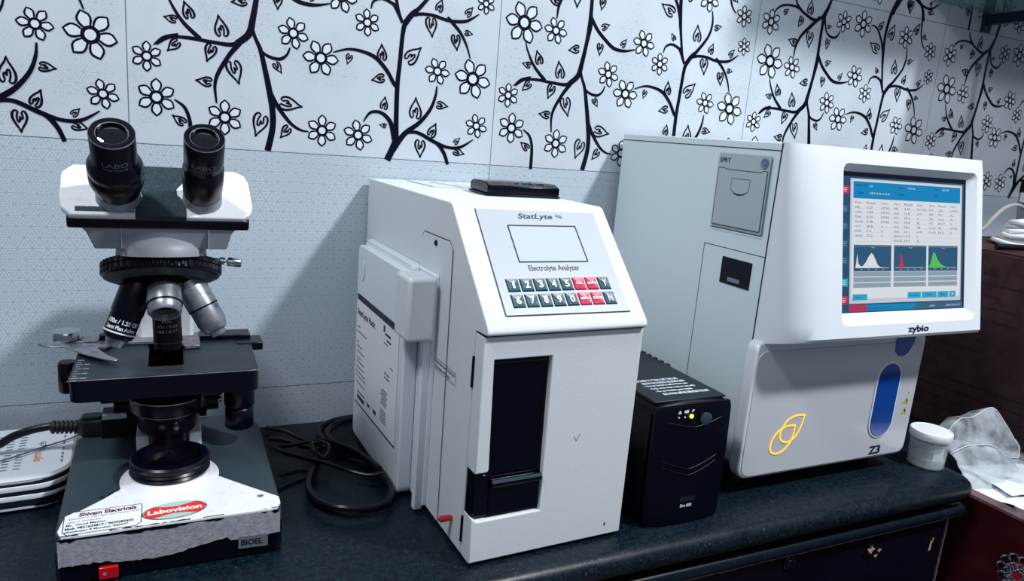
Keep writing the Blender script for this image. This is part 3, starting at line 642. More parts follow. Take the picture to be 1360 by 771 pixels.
mb = S(); mb.lathe([(.0402, -.0095), (.0402, -.0135), (.0385, -.015)], T, AX, 48); mb.done('nosepiece_ring', M['scope_white'], ms)
mb = S(); mb.lathe([(.0022, 0), (.0022, .012), (.0036, .0125), (.0036, .017), (.0016, .0175), (.0016, .019), (.0042, .0195), (.0044, .021), (.0044, .031), (.0038, .032)], (.070, -.215, .268), (.97, 0, -.12), 20); mb.done('lock_screw', M['chrome'], ms)
def on_cyl(o, ax, r, up, s, w, h, h0, mbx, bold=.02, a0=0):
    ax = Vector(ax).normalized(); f = Vector(up); f = (f - ax*f.dot(ax)).normalized(); side = ax.cross(f)
    def fn(x, y):
        t = (x-w/2)/r + a0
        return Vector(o) + ax*(h0 - y) + (f*math.cos(t) + side*(-math.sin(t)))*(r+.0002)
    put_text(mbx, s, (0, 0, 0), (1, 0, 0), (0, 1, 0), w, h, bold, fn=fn)
# long black oil objective, left
cam = Vector((.039, -.948, .406))
o1 = Vector((.0135, -.2195, .2475)); d1 = (Vector((-.0095, -.2295, .1865)) - o1).normalized()
mb = S(); mb.lathe([(.0125, 0), (.0140, .008), (.0140, .030), (.0134, .031), (.0134, .050), (.012, .0535), (.0095, .055), (.0065, .062), (.004, .0625)], o1, d1, 40)
ob = mb.done('objective', M['black_metal'], tur); ob['label'] = 'long black objective with a white ring'
mb = S(); mb.lathe([(.0137, .0478), (.0137, .0492)], o1, d1, 40); mb.done('white_ring', M['print_white'], ob)
mb = S(); mb.lathe([(.0098, .0546), (.0072, .0622), (.0045, .0628)], o1, d1, 32); mb.done('objective_tip', M['steel'], ob)
mb = S(); vd = (cam-o1)
on_cyl(o1, d1, .0134, vd, '100x / 1.25 Oil', .027, .0042, .0405, mb, .03); on_cyl(o1, d1, .0134, vd, 'Semi Plan Achro', .027, .0038, .0460, mb, .03)
done_text(mb, 'objective_lettering', M['print_white'], ob)
# silver objective, right
o2 = Vector((.0545, -.2195, .2475)); d2 = (Vector((.0815, -.2335, .1965)) - o2).normalized()
mb = S(); mb.lathe([(.0125, 0), (.0138, .010), (.0138, .028), (.0132, .0285), (.0132, .044), (.0105, .052), (.0075, .0535), (.0065, .0575), (.004, .058)], o2, d2, 40)
ob = mb.done('objective', M['steel'], tur); ob['label'] = 'short silver objective'
mb = S(); mb.lathe([(.0140, .0270), (.0140, .0285)], o2, d2, 40); mb.done('objective_groove', M['black_metal'], ob)
# vertical 60x behind
o3 = Vector((.0345, -.199, .2445)); d3 = Vector((.03, -.02, -1)).normalized()
mb = S(); mb.lathe([(.0128, 0), (.0128, .058), (.0122, .0600), (.0122, .0665), (.0095, .0690), (.005, .0715), (.003, .072)], o3, d3, 40)
ob = mb.done('objective', M['black_metal'], tur); ob['label'] = 'black upright objective over the stage opening'
mb = S(); mb.lathe([(.0131, .0590), (.0131, .0604)], o3, d3, 40); mb.done('objective_ring', M['scope_teal'], ob)
mb = S(); vd = cam-o3
on_cyl(o3, d3, .0128, vd, 'Plan', .009, .0025, .0395, mb, .0); on_cyl(o3, d3, .0128, vd, '60x / 0.65', .018, .0031, .0445, mb, .0); on_cyl(o3, d3, .0128, vd, '160 / 0.17', .018, .0031, .0495, mb, .0)
done_text(mb, 'objective_lettering', M['grey_plastic'], ob)
# silver low power one pointing at the viewer
o4 = Vector((.034, -.236, .2420)); d4 = Vector((.02, -.72, -.74)).normalized()
mb = S(); mb.lathe([(.0142, -.002), (.0148, .006), (.0148, .0145), (.0142, .0152), (.0142, .0215), (.0125, .0240), (.0115, .0240), (.0105, .018), (.001, .0178)], o4, d4, 44, cap=False)
ob = mb.done('objective', M['steel'], tur); ob['label'] = 'wide silver low power objective pointing forward'
mb = S(); mb.lathe([(.0151, .0138), (.0151, .0152)], o4, d4, 44); mb.done('objective_groove', M['black_metal'], ob)
mb = S(); mb.lathe([(.0122, .0234), (.0108, .0185), (.001, .0184)], o4, d4, 36, cap=False); mb.done('objective_lens', M['lens'], ob)
# binocular head
F0 = Vector((0, -.262, .314)); PD = Vector((0, .047, .038)).normalized(); PN = Vector((0, -PD.z, PD.y))
outl = [(-.034, 0), (-.0415, .010), (-.0430, .020), (-.0435, .046), (-.0425, .051), (-.035, .0600), (.096, .0600), (.1035, .055), (.107, .046), (.1085, .014), (.106, .005), (.100, 0)]
mb = S(); mb.prism(outl, F0-PN*.008, (1, 0, 0), PD, PN*.008); hd = mb.done('binocular_head', M['scope_white'], ms, bevel=.0013, bseg=2)
cen = [(.0135, -.0006)]+[(.0135, .010), (.0160, .018), (.0195, .023), (.0165, .030), (.0145, .045), (.0145, .0605), (.0525, .0605), (.0525, .046), (.050, .040), (.0455, .033), (.0460, .026), (.0510, .019), (.0530, .010), (.0530, -.0006)]
mb = S(); mb.prism(cen, F0-PN*.0075, (1, 0, 0), PD, PN*.0083); mb.done('dark_centre_panel', M['scope_dark'], hd)
mb = S(); mb.prism([(-.031, .004), (.0130, .004), (.0130, .0095), (-.031, .0095)], F0-PN*.001, (1, 0, 0), PD, PN*.0013); mb.done('scale_window', M['scope_dark'], hd)
mb = S()
for i in range(5): mb.face([F0+Vector((.008+i*.0011, 0, 0))+PD*.0045+PN*.0005, F0+Vector((.0085+i*.0011, 0, 0))+PD*.0045+PN*.0005, F0+Vector((.0085+i*.0011, 0, 0))+PD*.009+PN*.0005, F0+Vector((.008+i*.0011, 0, 0))+PD*.009+PN*.0005])
mb.done('scale_marks', M['print_white'], hd, smooth=False)
mb = S()
def q(x0, x1, y0, y1, z): return [(x0, y0, z), (x1, y0, z), (x1, y1, z), (x0, y1, z)]
mb.loft([[(x0, -.2600, .3105), (x0, -.2575, .3020), (x0, -.165, .3020), (x0, -.165, .335), (x0, -.212, .345)] for x0 in (-.0375, .1050)]); mb.done('head_lower_band', M['black_metal'], hd, bevel=.002)
mb = S(); mb.loft([q(-.028, .0945, -.2560, -.165, .303), q(-.024, .0905, -.2545, -.168, .2985), q(-.0185, .0865, -.2500, -.175, .2835)]); mb.done('head_housing', M['scope_silver'], hd, bevel=.001)
mb = S()
for x in (.002, .0705): mb.box((x, -.2563, .2845), (x+.0006, -.250, .303))
mb.done('housing_seam', M['worn_edge'], hd)
# eyepieces
EA = Vector((0, -.70, .714)).normalized()
def eyepiece(tip, big, lab):
    tip = Vector(tip); o = tip - EA*.080
    e = None
    if big:
        prof = [(.0150, 0), (.0158, .010), (.0195, .022), (.0206, .026), (.0206, .034), (.0198, .0355), (.0198, .0365), (.0206, .038), (.0206, .044), (.0190, .0475), (.0185, .0480), (.0170, .0520), (.0165, .053), (.0165, .0785), (.0158, .080), (.0118, .080), (.0112, .0765), (.001, .0762)]
    else:
        prof = [(.0150, .010), (.0160, .012), (.0166, .030), (.0164, .044), (.0152, .046), (.0152, .050), (.0157, .052), (.0157, .0785), (.0150, .080), (.0112, .080), (.0106, .0765), (.001, .0762)]
    mb = S(); mb.lathe(prof, o, EA, 56, cap=False); e = mb.done('eyepiece', M['black_metal'], hd, angle=40); e['label'] = lab
    rr = .0164 if big else .0155
    mb = S(); mb.lathe([(rr, .0790), (rr+.0002, .0796), (rr-.0003, .0801)], o, EA, 56, cap=False); mb.done('eyepiece_rim', M['bronze_steel'], e)
    r2 = .0112 if big else .0106
    mb = S(); mb.lathe([(r2, .0772), (r2*.6, .0785), (.0005, .0789)], o, EA, 40, cap=False); mb.done('eye_lens', M['lens'], e)
    mb = S(); mb.lathe([(r2+.0006, .0801), (r2+.0001, .0797)], o, EA, 40, cap=False); mb.done('lens_ring', M['bronze_steel'], e)
    mb = S(); vd = Vector((0, -1, -.4))
    r3 = .0165 if big else .0157
    up = (cam-tip)
    on_cyl(o, -EA, r3, up, 'LABO', .019, .0050, -.0575, mb, .0, .0)
    on_cyl(o, -EA, r3, up, 'Germany', .019, .0033, -.0532, mb, .0, .0)
    done_text(mb, 'eyepiece_lettering', M['print_dim'], e)
    return e
eyepiece((.0005, -.302, .383), True, 'eyepiece with a wide black focusing collar')
eyepiece((.0665, -.302, .384), False, 'slim black eyepiece over a pale ring')
for x, rr in ((.0005, .0175), (.0665, .0165)):
    o = Vector((x, -.302, .3835)) - EA*.086
    mb = S(); mb.lathe([(rr+.0015, -.004), (rr, .002), (rr-.0006, .0175)], o, EA, 44); mb.done('eyepiece_tube', M['scope_silver'], hd)
# ------------------------------------------------------------------ electrolyte analyzer
W_, D_, H_ = .176, .378, .338
ea = thing('electrolyte_analyzer', 'white desktop electrolyte analyzer with sloping keypad panel and black door window', 'lab analyzer', (.291, -.384, 0), R(2.2))
mb = MB()
prof = [(.0195, .004), (.0195, .2295), (-.0045, .2310), (-.0055, .2335), (-.0035, .2385), (.0935, .3365), (.0985, .338), (.376, .3365), (.378, .334), (.378, .004)]
mb.prism(prof, (0, 0, 0), (0, 1, 0), (0, 0, 1), (W_, 0, 0)); body = mb.done('body', M['white_paint'], ea, bevel=.0022, bseg=3)
for x, y in ((.02, .04), (.156, .04), (.02, .35), (.156, .35)):
    k = MB(); k.lathe([(.008, 0), (.008, .005)], (x, y, 0), (0, 0, 1), 16); k.done('rubber_foot', M['rubber'], body)
door = [(0, .004), (W_, .004), (W_, .2290), (0, .2290), (0, .0965), (.0120, .0965), (.0140, .0975), (.0145, .100), (.0115, .207), (.0720, .207), (.0745, .047), (.0060, .047), (0, .0515)]
mb = MB(); mb.prism(door, (0, 0, 0), (1, 0, 0), (0, 0, 1), (0, .019, 0)); dr = mb.done('front_door', M['white_paint'], ea, bevel=.0014, bseg=3)
mb = MB(); mb.box((.0008, .006, .040), (.090, .0185, .214)); mb.done('door_window', M['black_gloss'], dr, bevel=.001)
mb = MB(); mb.lathe([(.0048, 0), (.0048, .0535)], (.0185, .0030, .0835), (1, 0, 0), 20); mb.box((.0185, .0035, .050), (.072, .0075, .0835)); fl = mb.done('sample_flap', M['black_gloss'], dr)
mb = MB(); mb.box((.0025, .004, .050), (.0185, .0075, .0925)); mb.done('flap_corner', M['black_gloss'], dr, bevel=.001)
mb = MB(); mb.face([(.0185, -.0020, .0852), (.072, -.0020, .0852), (.072, -.0002, .0878), (.0185, -.0002, .0878)]); mb.done('flap_edge_highlight', M['bracket'], dr, smooth=False)  # lighter strip paints a highlight along the flap's top edge
mb = MB(); mb.face([(.0125, .0055, .2015), (.0715, .0055, .2015), (.0715, .0055, .2030), (.0125, .0055, .2030)]); mb.done('window_top_edge', M['bracket'], dr, smooth=False)
for z0, z1 in ((.176, .2060), (.0185, .045)):
    mb = MB(); mb.lathe([(.0016, 0), (.0016, z1-z0)], (-.0006, .0185, z0), (0, 0, 1), 10); mb.done('hinge', M['black_plastic'], dr)
mb = MB(); mb.box((.1545, -.0003, .0150), (.1560, 0, .0185)); mb.done('door_nick', M['seam'], dr)
mb = MB(); mb.box((.0, -.0002, .2292), (W_, .0185, .2306)); mb.done('door_gap', M['seam'], dr)
# scratches on door
mb = MB(); mb.face([(.108, -.0002, .116), (.1095, -.0002, .116), (.113, -.0002, .124), (.1124, -.0002, .124)]); mb.face([(.108, -.0002, .117), (.1055, -.0002, .121), (.1058, -.0002, .122), (.1088, -.0002, .1175)]); mb.done('door_scratch', M['print_faint'], dr, smooth=False)
# sloping control panel
so = Vector((0, -.0035, .2387)) - Vector((0, .703, .711))*.0022; su = Vector((0, .0970, .0980)); SL = su.length; su.normalize(); sn = Vector((0, -su.z, su.y))
def sp(x, s, d=0): return so + Vector((x, 0, 0)) + su*s + sn*d
mb = MB(); mb.prism([(.0215, .0130), (.1590, .0120), (.1600, .1330), (.0225, .1350)], so, (1, 0, 0), su, sn*.0006); pn = mb.done('control_panel', M['panel_film'], ea)
mb = MB(); seg = [((.0215, .0130), (.1590, .0120)), ((.0215, .0130), (.0225, .1350)), ]
for (A, B) in seg:
    a_, b_ = sp(*A, .0007), sp(*B, .0007); t = (b_-a_).normalized(); n = sn.cross(t)*.0005; mb.face([a_-n, b_-n, b_+n, a_+n])
mb.done('panel_edge_line', M['seam'], pn, smooth=False)
mb = MB(); mb.prism([(.0530, .0715), (.1300, .0715), (.1300, .1140), (.0530, .1140)], so+sn*.0003, (1, 0, 0), su, sn*.0007); lc = mb.done('display_screen', M['lcd'], pn); lc['label'] = 'pale glowing display'
mb = MB()
for (x0, s0, x1, s1) in ((.0525, .0708, .1305, .0716), (.0525, .1138, .1305, .1150), (.0523, .0708, .0530, .115), (.1298, .0708, .1310, .115)):
    mb.prism([(x0, s0), (x1, s0), (x1, s1), (x0, s1)], so+sn*.0003, (1, 0, 0), su, sn*.0012)
mb.done('display_frame', M['print_dark'], pn)
mb = MB(); put_text(mb, 'StatLyte', sp(.066, .1215, .0008), (1, 0, 0), su, .040, .0085, .02, fn=lambda x, y: sp(.066+x+y*.35, .1215+y, .0008)); put_text(mb, 'Na', sp(.112, .125, .0008), (1, 0, 0), su, .007, .0045, .01)
done_text(mb, 'brand_lettering', M['scope_teal'], pn)
mb = MB(); put_text(mb, 'Electrolyte Analyzer', sp(.0605, .0590, .0008), (1, 0, 0), su, .0575, .0085, .012); done_text(mb, 'panel_lettering', M['print_dark'], pn)
KW, KH = .0134, .0146
def key(i, j, s, red):
    x = .0312 + i*(.0146); sy = .0378 - j*.0172 + .0 ; x += j*.0003
    mb = MB()
    P = [(x, sy), (x+KW, sy), (x+KW, sy+KH), (x, sy+KH)]
    A = [sp(*p, .0006) for p in P]; B = [sp(x+KW/2+(p[0]-x-KW/2)*.86, sy+KH/2+(p[1]-sy-KH/2)*.86, .0019) for p in P]
    Cc = sp(x+KW/2, sy+KH/2, .0014)
    mb.loft([A, B], cap=False); vs = B
    for k in range(4): mb.face([B[k], B[(k+1) % 4], Cc])
    kk = mb.done('key', M['key_red'] if red else M['key_teal'], pn, smooth=False)
    if red: kk['label'] = 'crimson key'
    mb = MB(); w, h = ((.0024 if s == '1' else .0050), .0076) if len(s) == 1 else (min(.0115, .0026*len(s)), .0026)
    put_text(mb, s, sp(x+KW/2-w/2, sy+KH/2-h/2, .0022), (1, 0, 0), su, w, h, .03); done_text(mb, 'key_lettering', M['print_white'], kk)
for j, row in enumerate((('1', '2', '3', '4', '5', 'CAL', 'SAMPLE', 'Y'), ('6', '7', '8', '9', '0', 'MENU', 'STANDBY', 'N'))):
    for i, s in enumerate(row): key(i, j, s, len(s) > 1)
# side: access cover, seams, screws, sticker
cv = [(.0800, .006), (.1600, .006), (.1680, .292), (.1620, .2995), (.0900, .3000), (.0830, .2930)]
mb = MB(); mb.prism(cv, (0, 0, 0), (0, 1, 0), (0, 0, 1), (-.0008, 0, 0)); sc = mb.done('side_cover', M['white_paint'], ea)
mb = MB()
for (A, B, w) in (((.0790, .006), (.0822, .2930), .0006), ((.0822, .2930), (.0900, .3006), .0005), ((.0900, .3006), (.1620, .3000), .0005), ((.1620, .3000), (.1686, .2920), .0004), ((.1542, .006), (.1560, .105), .0007)):
    A_, B_ = Vector((-.0009, *A)), Vector((-.0009, *B)); t = (B_-A_).normalized(); n = Vector((0, -t.z, t.y))*w; mb.face([A_-n, B_-n, B_+n, A_+n])
mb.done('cover_seam', M['seam'], sc, smooth=False)
for y, z in ((.1265, .2930), (.117, .0130)):
    mb = MB(); mb.lathe([(.0030, 0), (.0030, .0010), (.0022, .0016), (.0008, .0008)], (-.0008, y, z), (-1, 0, 0), 16); mb.done('screw', M['black_metal'], sc)
mb = MB()
def frame(mb, y0, y1, z0, z1, x, w=.0005):
    for (a, b, c, d) in ((y0, y1, z0, z0+w), (y0, y1, z1-w, z1), (y0, y0+w, z0, z1), (y1-w, y1, z0, z1)):
        mb.face([(x, a, c), (x, b, c), (x, b, d), (x, a, d)])
frame(mb, .0560, .1090, .1640, .1765, -.0012)
for i, s in enumerate(('Keep these panels closed and', 'On when not in use')): put_text(mb, s, (-.0012, .1070, .1712-i*.0052), (0, -1, 0), (0, 0, 1), .048-i*.012, .0036, .02)
done_text(mb, 'notice_lettering', M['print_dark'], sc)
mb = MB(); mb.lathe([(.0022, -.001), (.0030, .001), (.0034, .010), (.0030, .0125), (.0015, .0140)], (0, .0445, .0290), (-1, 0, .05), 16); nb = mb.done('red_nub', M['red_plastic'], ea); nb['label'] = 'small red rubber cap'
# rail and clip that carry the pack
mb = MB(); mb.prism(rrect(.1120, .006, .3450, .2620, .003, 3), (-.0008, 0, 0), (0, 1, 0), (0, 0, 1), (-.0050, 0, 0)); rl = mb.done('pack_tray', M['white_plastic'], ea, bevel=.0008)
mb = MB(); mb.prism(rrect(.1130, .003, .1220, .2580, .001, 2), (-.0058, 0, 0), (0, 1, 0), (0, 0, 1), (-.0085, 0, 0)); mb.done('tray_lip', M['white_plastic'], rl, bevel=.0012)
mb = MB(); mb.box((-.0360, .1030, .1950), (-.0058, .1450, .2610)); mb.done('pack_clip', M['white_paint'], ea, bevel=.004, bseg=3)
# top: printed leaflet lines
mb = MB()
for (A, B, w) in (((.045, .36), (.05, .275), .0012), ((.05, .275), (.11, .245), .0010), ((.075, .35), (.10, .26), .0014), ((.10, .33), (.118, .27), .0009), ((.06, .33), (.09, .27), .0005)):
    A_, B_ = Vector((*A, .3378)), Vector((*B, .3376)); t = (B_-A_).normalized(); n = Vector((-t.y, t.x, 0))*w; mb.face([A_-n, B_-n, B_+n, A_+n])
mb.done('top_marks', M['seam'], body, smooth=False)

# reagent pack hanging on its side
def loc_in(o, x, y, z):
    return o.matrix_basis @ Vector((x, y, z))
p = Vector((.291, -.384, 0)) + Matrix.Rotation(R(2.2), 3, 'Z') @ Vector((0, 0, 0))
rp = thing('reagent_pack', 'slim white reagent pack with printed label on the left side of the keypad analyzer', 'reagent pack', p, R(2.2))
mb = MB(); mb.prism(rrect(.1490, .003, .3360, .2570, .010, 5), (-.0060, 0, 0), (0, 1, 0), (0, 0, 1), (-.0160, 0, 0)); pb = mb.done('pack_body', M['white_plastic'], rp, bevel=.002, bseg=3)
mb = MB(); mb.prism(rrect(.1550, .012, .3300, .2640, .008, 5), (-.0064, 0, 0), (0, 1, 0), (0, 0, 1), (-.0080, 0, 0)); mb.done('pack_spine', M['white_plastic'], rp, bevel=.001)
mb = MB(); mb.prism([(.3115+.0075*math.cos(t), .2270+.0125*math.sin(t)) for t in [2*PI*i/24 for i in range(24)]], (-.0222, 0, 0), (0, 1, 0), (0, 0, 1), (-.0008, 0, 0)); mb.done('pack_recess', M['side_plastic'], pb, bevel=.0006)
X = -.0224
mb = MB(); mb.face([(X, .1640, .0555), (X, .3290, .0515), (X, .3290, .1945), (X, .1640, .1940)]); lb = mb.done('pack_label', M['paper'], pb, smooth=False)
mb = MB(); X -= .0002
mb.face([(X, .1640, .1860), (X, .3290, .1870), (X, .3290, .1948), (X, .1640, .1945)]); mb.face([(X, .1640, .0535), (X, .3290, .0500), (X, .3290, .0518), (X, .1640, .0555)])
put_text(mb, 'StatLyte Pack', (X, .3270, .1655), (0, -1, 0), (0, 0, 1), .0760, .0105, .03)
random.seed(5)
for i, (z, w, t) in enumerate(((.152, .012, 0), (.1455, .04, .0014), (.1325, .008, 0), (.1265, .022, .0012), (.1195, .032, .0012), (.111, .02, .0012), (.106, .034, .0012), (.099, .034, .0012), (.0925, .04, .0012), (.0870, .043, .0012), (.0785, .040, .0012))):
    mb.face([(X, .3250, z), (X, .3250-w, z), (X, .3250-w, z+.0014), (X, .3250, z+.0014)])
for i in range(6): mb.face([(X, .1950+.003*(i % 2), .105-i*.0034), (X, .2160+.002*(i % 3), .105-i*.0034), (X, .2160+.002*(i % 3), .1064-i*.0034), (X, .1950+.003*(i % 2), .1064-i*.0034)])
for i in range(5): mb.face([(X, .1970, .080-i*.0034), (X, .2190, .080-i*.0034), (X, .2190, .0814-i*.0034), (X, .1970, .0814-i*.0034)])
for (y, z, w, h) in ((.192, .172, .020, .0028), (.190, .166, .016, .002), (.200, .1615, .016, .0012), (.213, .1745, .006, .008), (.180, .139, .010, .0012), (.1905, .127, .010, .0018), (.203, .127, .006, .0018), (.1905, .122, .010, .0018), (.203, .122, .006, .0018), (.235, .064, .012, .005), (.262, .063, .010, .004), (.285, .0585, .032, .005), (.285, .067, .032, .002)):
    mb.face([(X, y, z), (X, y+w, z), (X, y+w, z+h), (X, y, z+h)])
done_text(mb, 'label_lettering', M['print_dark'], lb)

# black card reader on top
B0 = Vector((.291, -.384, 0)) + Matrix.Rotation(R(2.2), 3, 'Z') @ Vector((.0880, .178, .3382))
cr = thing('card_reader', 'flat black box with blue and orange lettering on top of the keypad analyzer', 'electronic box', B0, R(-3))
mb = MB(); mb.prism(rrect(-.013, -.001, .081, .060, .003, 3), (0, 0, 0), (1, 0, 0), (0, 1, 0), (0, 0, .002)); mb.done('reader_base', M['black_plastic'], cr, bevel=.0004)
mb = MB(); 
pp = [(0, .0020), (0, .0115), (.012, .0150), (.052, .0145), (.062, .0115), (.062, .0020)]
mb.prism(pp, (-.010, 0, 0), (0, 1, 0), (0, 0, 1), (.0890, 0, 0)); rb = mb.done('reader_case', M['black_gloss'], cr, bevel=.0015, bseg=3)
mb = MB(); mb.mi = 0
put_text(mb, 'o', (.026, .010, .0154), (1, 0, 0), (0, 1, 0), .005, .006, .03, mi=0)
put_text(mb, 'One', (.036, .010, .0154), (1, 0, 0), (0, 1, 0), .012, .008, .03, mi=1); put_text(mb, 'View', (.053, .010, .0154), (1, 0, 0), (0, 1, 0), .012, .008, .03, mi=1)
done_text(mb, 'reader_lettering', [mat('orange_print', 'c05a3c', .4), mat('cyan_print', '2c9ad8', .4)], rb)

# ------------------------------------------------------------------ UPS
up = thing('backup_power_unit', 'small black backup power unit with a green light, between the two white analyzers', 'backup power supply', (.495, -.378, 0))
mb = MB()
def ucs(y, s=1, bul=0):
    return [(.0035, y, .002), (.1065, y, .002), (.1065, y, .132), (.1010, y, .1395), (.050, y, .1425), (.010, y, .1395), (.0035, y, .132)]
mb.loft([ucs(.006), ucs(.275)]); ub = mb.done('power_unit_case', M['ups'], up, bevel=.002)
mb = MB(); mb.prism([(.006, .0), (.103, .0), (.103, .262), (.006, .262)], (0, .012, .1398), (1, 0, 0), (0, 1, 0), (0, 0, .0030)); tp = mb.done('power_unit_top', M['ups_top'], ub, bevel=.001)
mb = MB()
front = []
for i in range(13):
    x = .0035+.103*i/12; u = (i/12-.5)*2; front.append((x, .0035-.0055*(1-abs(u)**2.6)))
lo = [(x, y, .002) for x, y in front]; mid = [(x, y-.001, .080) for x, y in front]; hi = [(x, y+.001, .132) for x, y in front]
tp2 = [(x, y+.004, .1385+.0035*(1-((i/12-.5)*2)**2)) for i, (x, y) in enumerate(front)]
back = [(x, .012) for x, y in front][::-1]
def lp(l, z): return l + [(l[-1][0], .0125, l[-1][2]), (l[0][0], .0125, l[0][2])]
mb.loft([lp(lo, 0), lp(mid, 0), lp(hi, 0), lp(tp2, 0)]); uf = mb.done('front_bezel', M['ups'], up, bevel=.0006)
def fy(x): return .0035-.0058*(1-abs(((x-.0035)/.103-.5)*2)**2.6)
mb = MB()
for z0, dz, w in ((.0790, .0115, .0006), (.0725, .0125, .0006), (.1235, .0075, .0005)):
    pts = [(.016+.072*i/16, -.0002-.001*(1-abs(i/8-1)**2)+.0005, z0-dz*(1-abs(i/8-1)**1.3)) for i in range(17)]
    mb.tube([(x, fy(x)-.001, z) for x, y, z in pts], w, 6, 2)
mb.done('front_groove', M['ups'], uf)
def fy(x): return .0035-.0058*(1-abs(((x-.0035)/.103-.5)*2)**2.6)
mb = MB(); mb.lathe([(.0072, -.001), (.0074, .0010), (.0062, .0018), (.001, .0018)], (.0665, fy(.0665), .1235), (0, -1, 0), 28); mb.done('power_button', M['ups_button'], uf)
mb = MB(); mb.lathe([(.0024, 0), (.0024, .0014), (.0015, .002)], (.0450, fy(.045)-.0005, .1290), (0, -1, 0), 16); l_ = mb.done('status_light', M['led'], uf); l_['label'] = 'lit green status light'
mb = MB()
for x in (.029, .0365): mb.lathe([(.0007, 0), (.0007, .0015)], (x, fy(x)-.0005, .1285), (0, -1, 0), 8)
mb.face([(.0265, fy(.028)-.002, .1330), (.0315, fy(.03)-.002, .1330), (.029, fy(.029)-.002, .1370)])
mb.face([(.0345, fy(.036)-.002, .1335), (.0400, fy(.038)-.002, .1335), (.0400, fy(.038)-.002, .1370), (.0345, fy(.036)-.002, .1365)])
mb.face([(.0435, fy(.044)-.002, .1350), (.0450, fy(.045)-.002, .1340), (.0475, fy(.046)-.002, .1365), (.0455, fy(.045)-.002, .1375)])
mb.done('status_symbols', M['print_white'], uf, smooth=False)
mb = MB(); put_text(mb, 'Pro 600', (.0465, -.0034, .0215), (1, 0, 0), (0, 0, 1), .0155, .0040, .03); done_text(mb, 'model_lettering', M['print_white'], uf)
mb = MB(); mb.prism(rrect(.045, .0280, .066, .0330, .002, 3), (0, -.002, 0), (1, 0, 0), (0, 0, 1), (0, -.0013, 0)); mb.done('front_badge', M['ups_top'], uf)
mb = MB()
for i, s in enumerate(('MAKE SURE TO TURN OFF THE UPS', 'BEFORE UNPLUGGING THE MAINS CORD', '- Charge battery before first use', '- Keep vents clear, indoor use only', '- No serviceable parts inside', 'READ MANUAL BEFORE OPERATING THIS UNIT')):
    x0 = (.020, .030, .026, .028, .030, .034)[i]; w = (.062, .056, .058, .060, .048, .060)[i]
    put_text(mb, s, (x0-.004, .0690-i*.0085, .1430), (1, 0, 0), (0, 1, 0), w*1.05, .0058, .03)
done_text(mb, 'caution_lettering', M['print_white'], tp)
mb = MB()
for i in range(9):
    y = .118+i*.013; mb.box((.098, y, .1360), (.1072, y+.0065, .1432))
mb.done('vent_slots', M['black_metal'], ub, bevel=.0005)
# ------------------------------------------------------------------ blood analyzer
ZW, ZD, ZT, ZB = .3264, .318, .4226, .030
za = thing('blood_analyzer', 'large white blood analyzer with a lit touchscreen and yellow drop emblem', 'lab analyzer', (.659, -.333, 0))
mb = MB(); mb.prism(rrect(0, ZB+.004, ZW-.03, ZT, (.003, .003, .004, .004), 3)[:0] or [(0, ZB+.004), (ZW-.030, ZB+.004), (ZW-.030, .190), (ZW-.003, .206), (ZW-.003, ZT-.0005), (0, ZT-.0005)], (0, .0012, 0), (1, 0, 0), (0, 0, 1), (0, ZD, 0))
zb = mb.done('body', M['side_plastic'], za, bevel=.0016, bseg=3)
for x, y in ((.03, .03), (.26, .03), (.03, .28), (.26, .28)):
    k = MB(); k.lathe([(.014, 0), (.012, ZB+.005)], (x, y, 0), (0, 0, 1), 20); k.done('foot', M['rubber'], zb)
mb = MB(); mb.box((.010, .006, .018), (.285, .300, ZB+.004)); mb.done('base_plate', M['black_plastic'], zb, bevel=.001)
for a_, b_ in (((-.0006, .0006, .4128), (.001, ZD+.0012, .4137)), ((-.0006, -.0002, ZB+.004), (.004, .0012, ZT-.001)), ((-.0003, .1068, ZB+.006), (.001, .1076, .2922)), ((-.0003, .0012, .2916), (.001, .1076, .2924)), ((-.0003, .0012, ZB+.006), (.001, .1076, ZB+.0068))):
    MB().box(a_, b_).done('housing_seam', M['seam'], zb)
# printer
PY = lambda y, z: y - (.4060-z)*(-.028) * 0
pr = [(.0120, .3185), (.0965, .3155), (.1000, .3190), (.1025, .4020), (.0990, .4050), (.0140, .4065), (.0115, .4030), (.0095, .3220)]
pr = [(.0105, .3170), (.0130, .3155), (.0975, .3150), (.1000, .3175), (.1012, .4030), (.0985, .4060), (.0140, .4065), (.0115, .4040)]
mb = MB(); mb.prism(pr, (0, 0, 0), (0, 1, 0), (0, 0, 1), (-.0016, 0, 0)); pt = mb.done('printer', M['grey_plastic'], za, bevel=.0006); pt['label'] = 'grey slip printer'
mb = MB(); mb.prism([(.0145, .3195), (.0960, .3190), (.0965, .3880), (.0860, .3880), (.0830, .3865), (.0240, .3865), (.0210, .3885), (.0150, .3885)], (-.0016, 0, 0), (0, 1, 0), (0, 0, 1), (-.0012, 0, 0)); pd = mb.done('printer_door', M['grey_plastic'], pt, bevel=.0004)
mb = MB(); 
for (A, B) in (((.0860, .3882), (.0830, .3867)), ((.0830, .3867), (.0240, .3867)), ((.0240, .3867), (.0210, .3888)), ((.0965, .3882), (.0860, .3882)), ((.0210, .3888), (.0150, .3888)), ((.0145, .3188), (.0960, .3183)), ((.0143, .3190), (.0148, .3888)), ((.0962, .319), (.0967, .388)), ((.0105, .3150), (.0995, .3145)), ((.0100, .3150), (.0110, .4050))):
    A_, B_ = Vector((-.0029, *A)), Vector((-.0029, *B)); t = (B_-A_).normalized(); n = Vector((0, -t.z, t.y))*.0004; mb.face([A_-n, B_-n, B_+n, A_+n])
lt = [(.0710, .3765), (.0400, .3770), (.0400, .3640), (.0470, .3590), (.0560, .3575), (.0650, .3595), (.0712, .3640)]
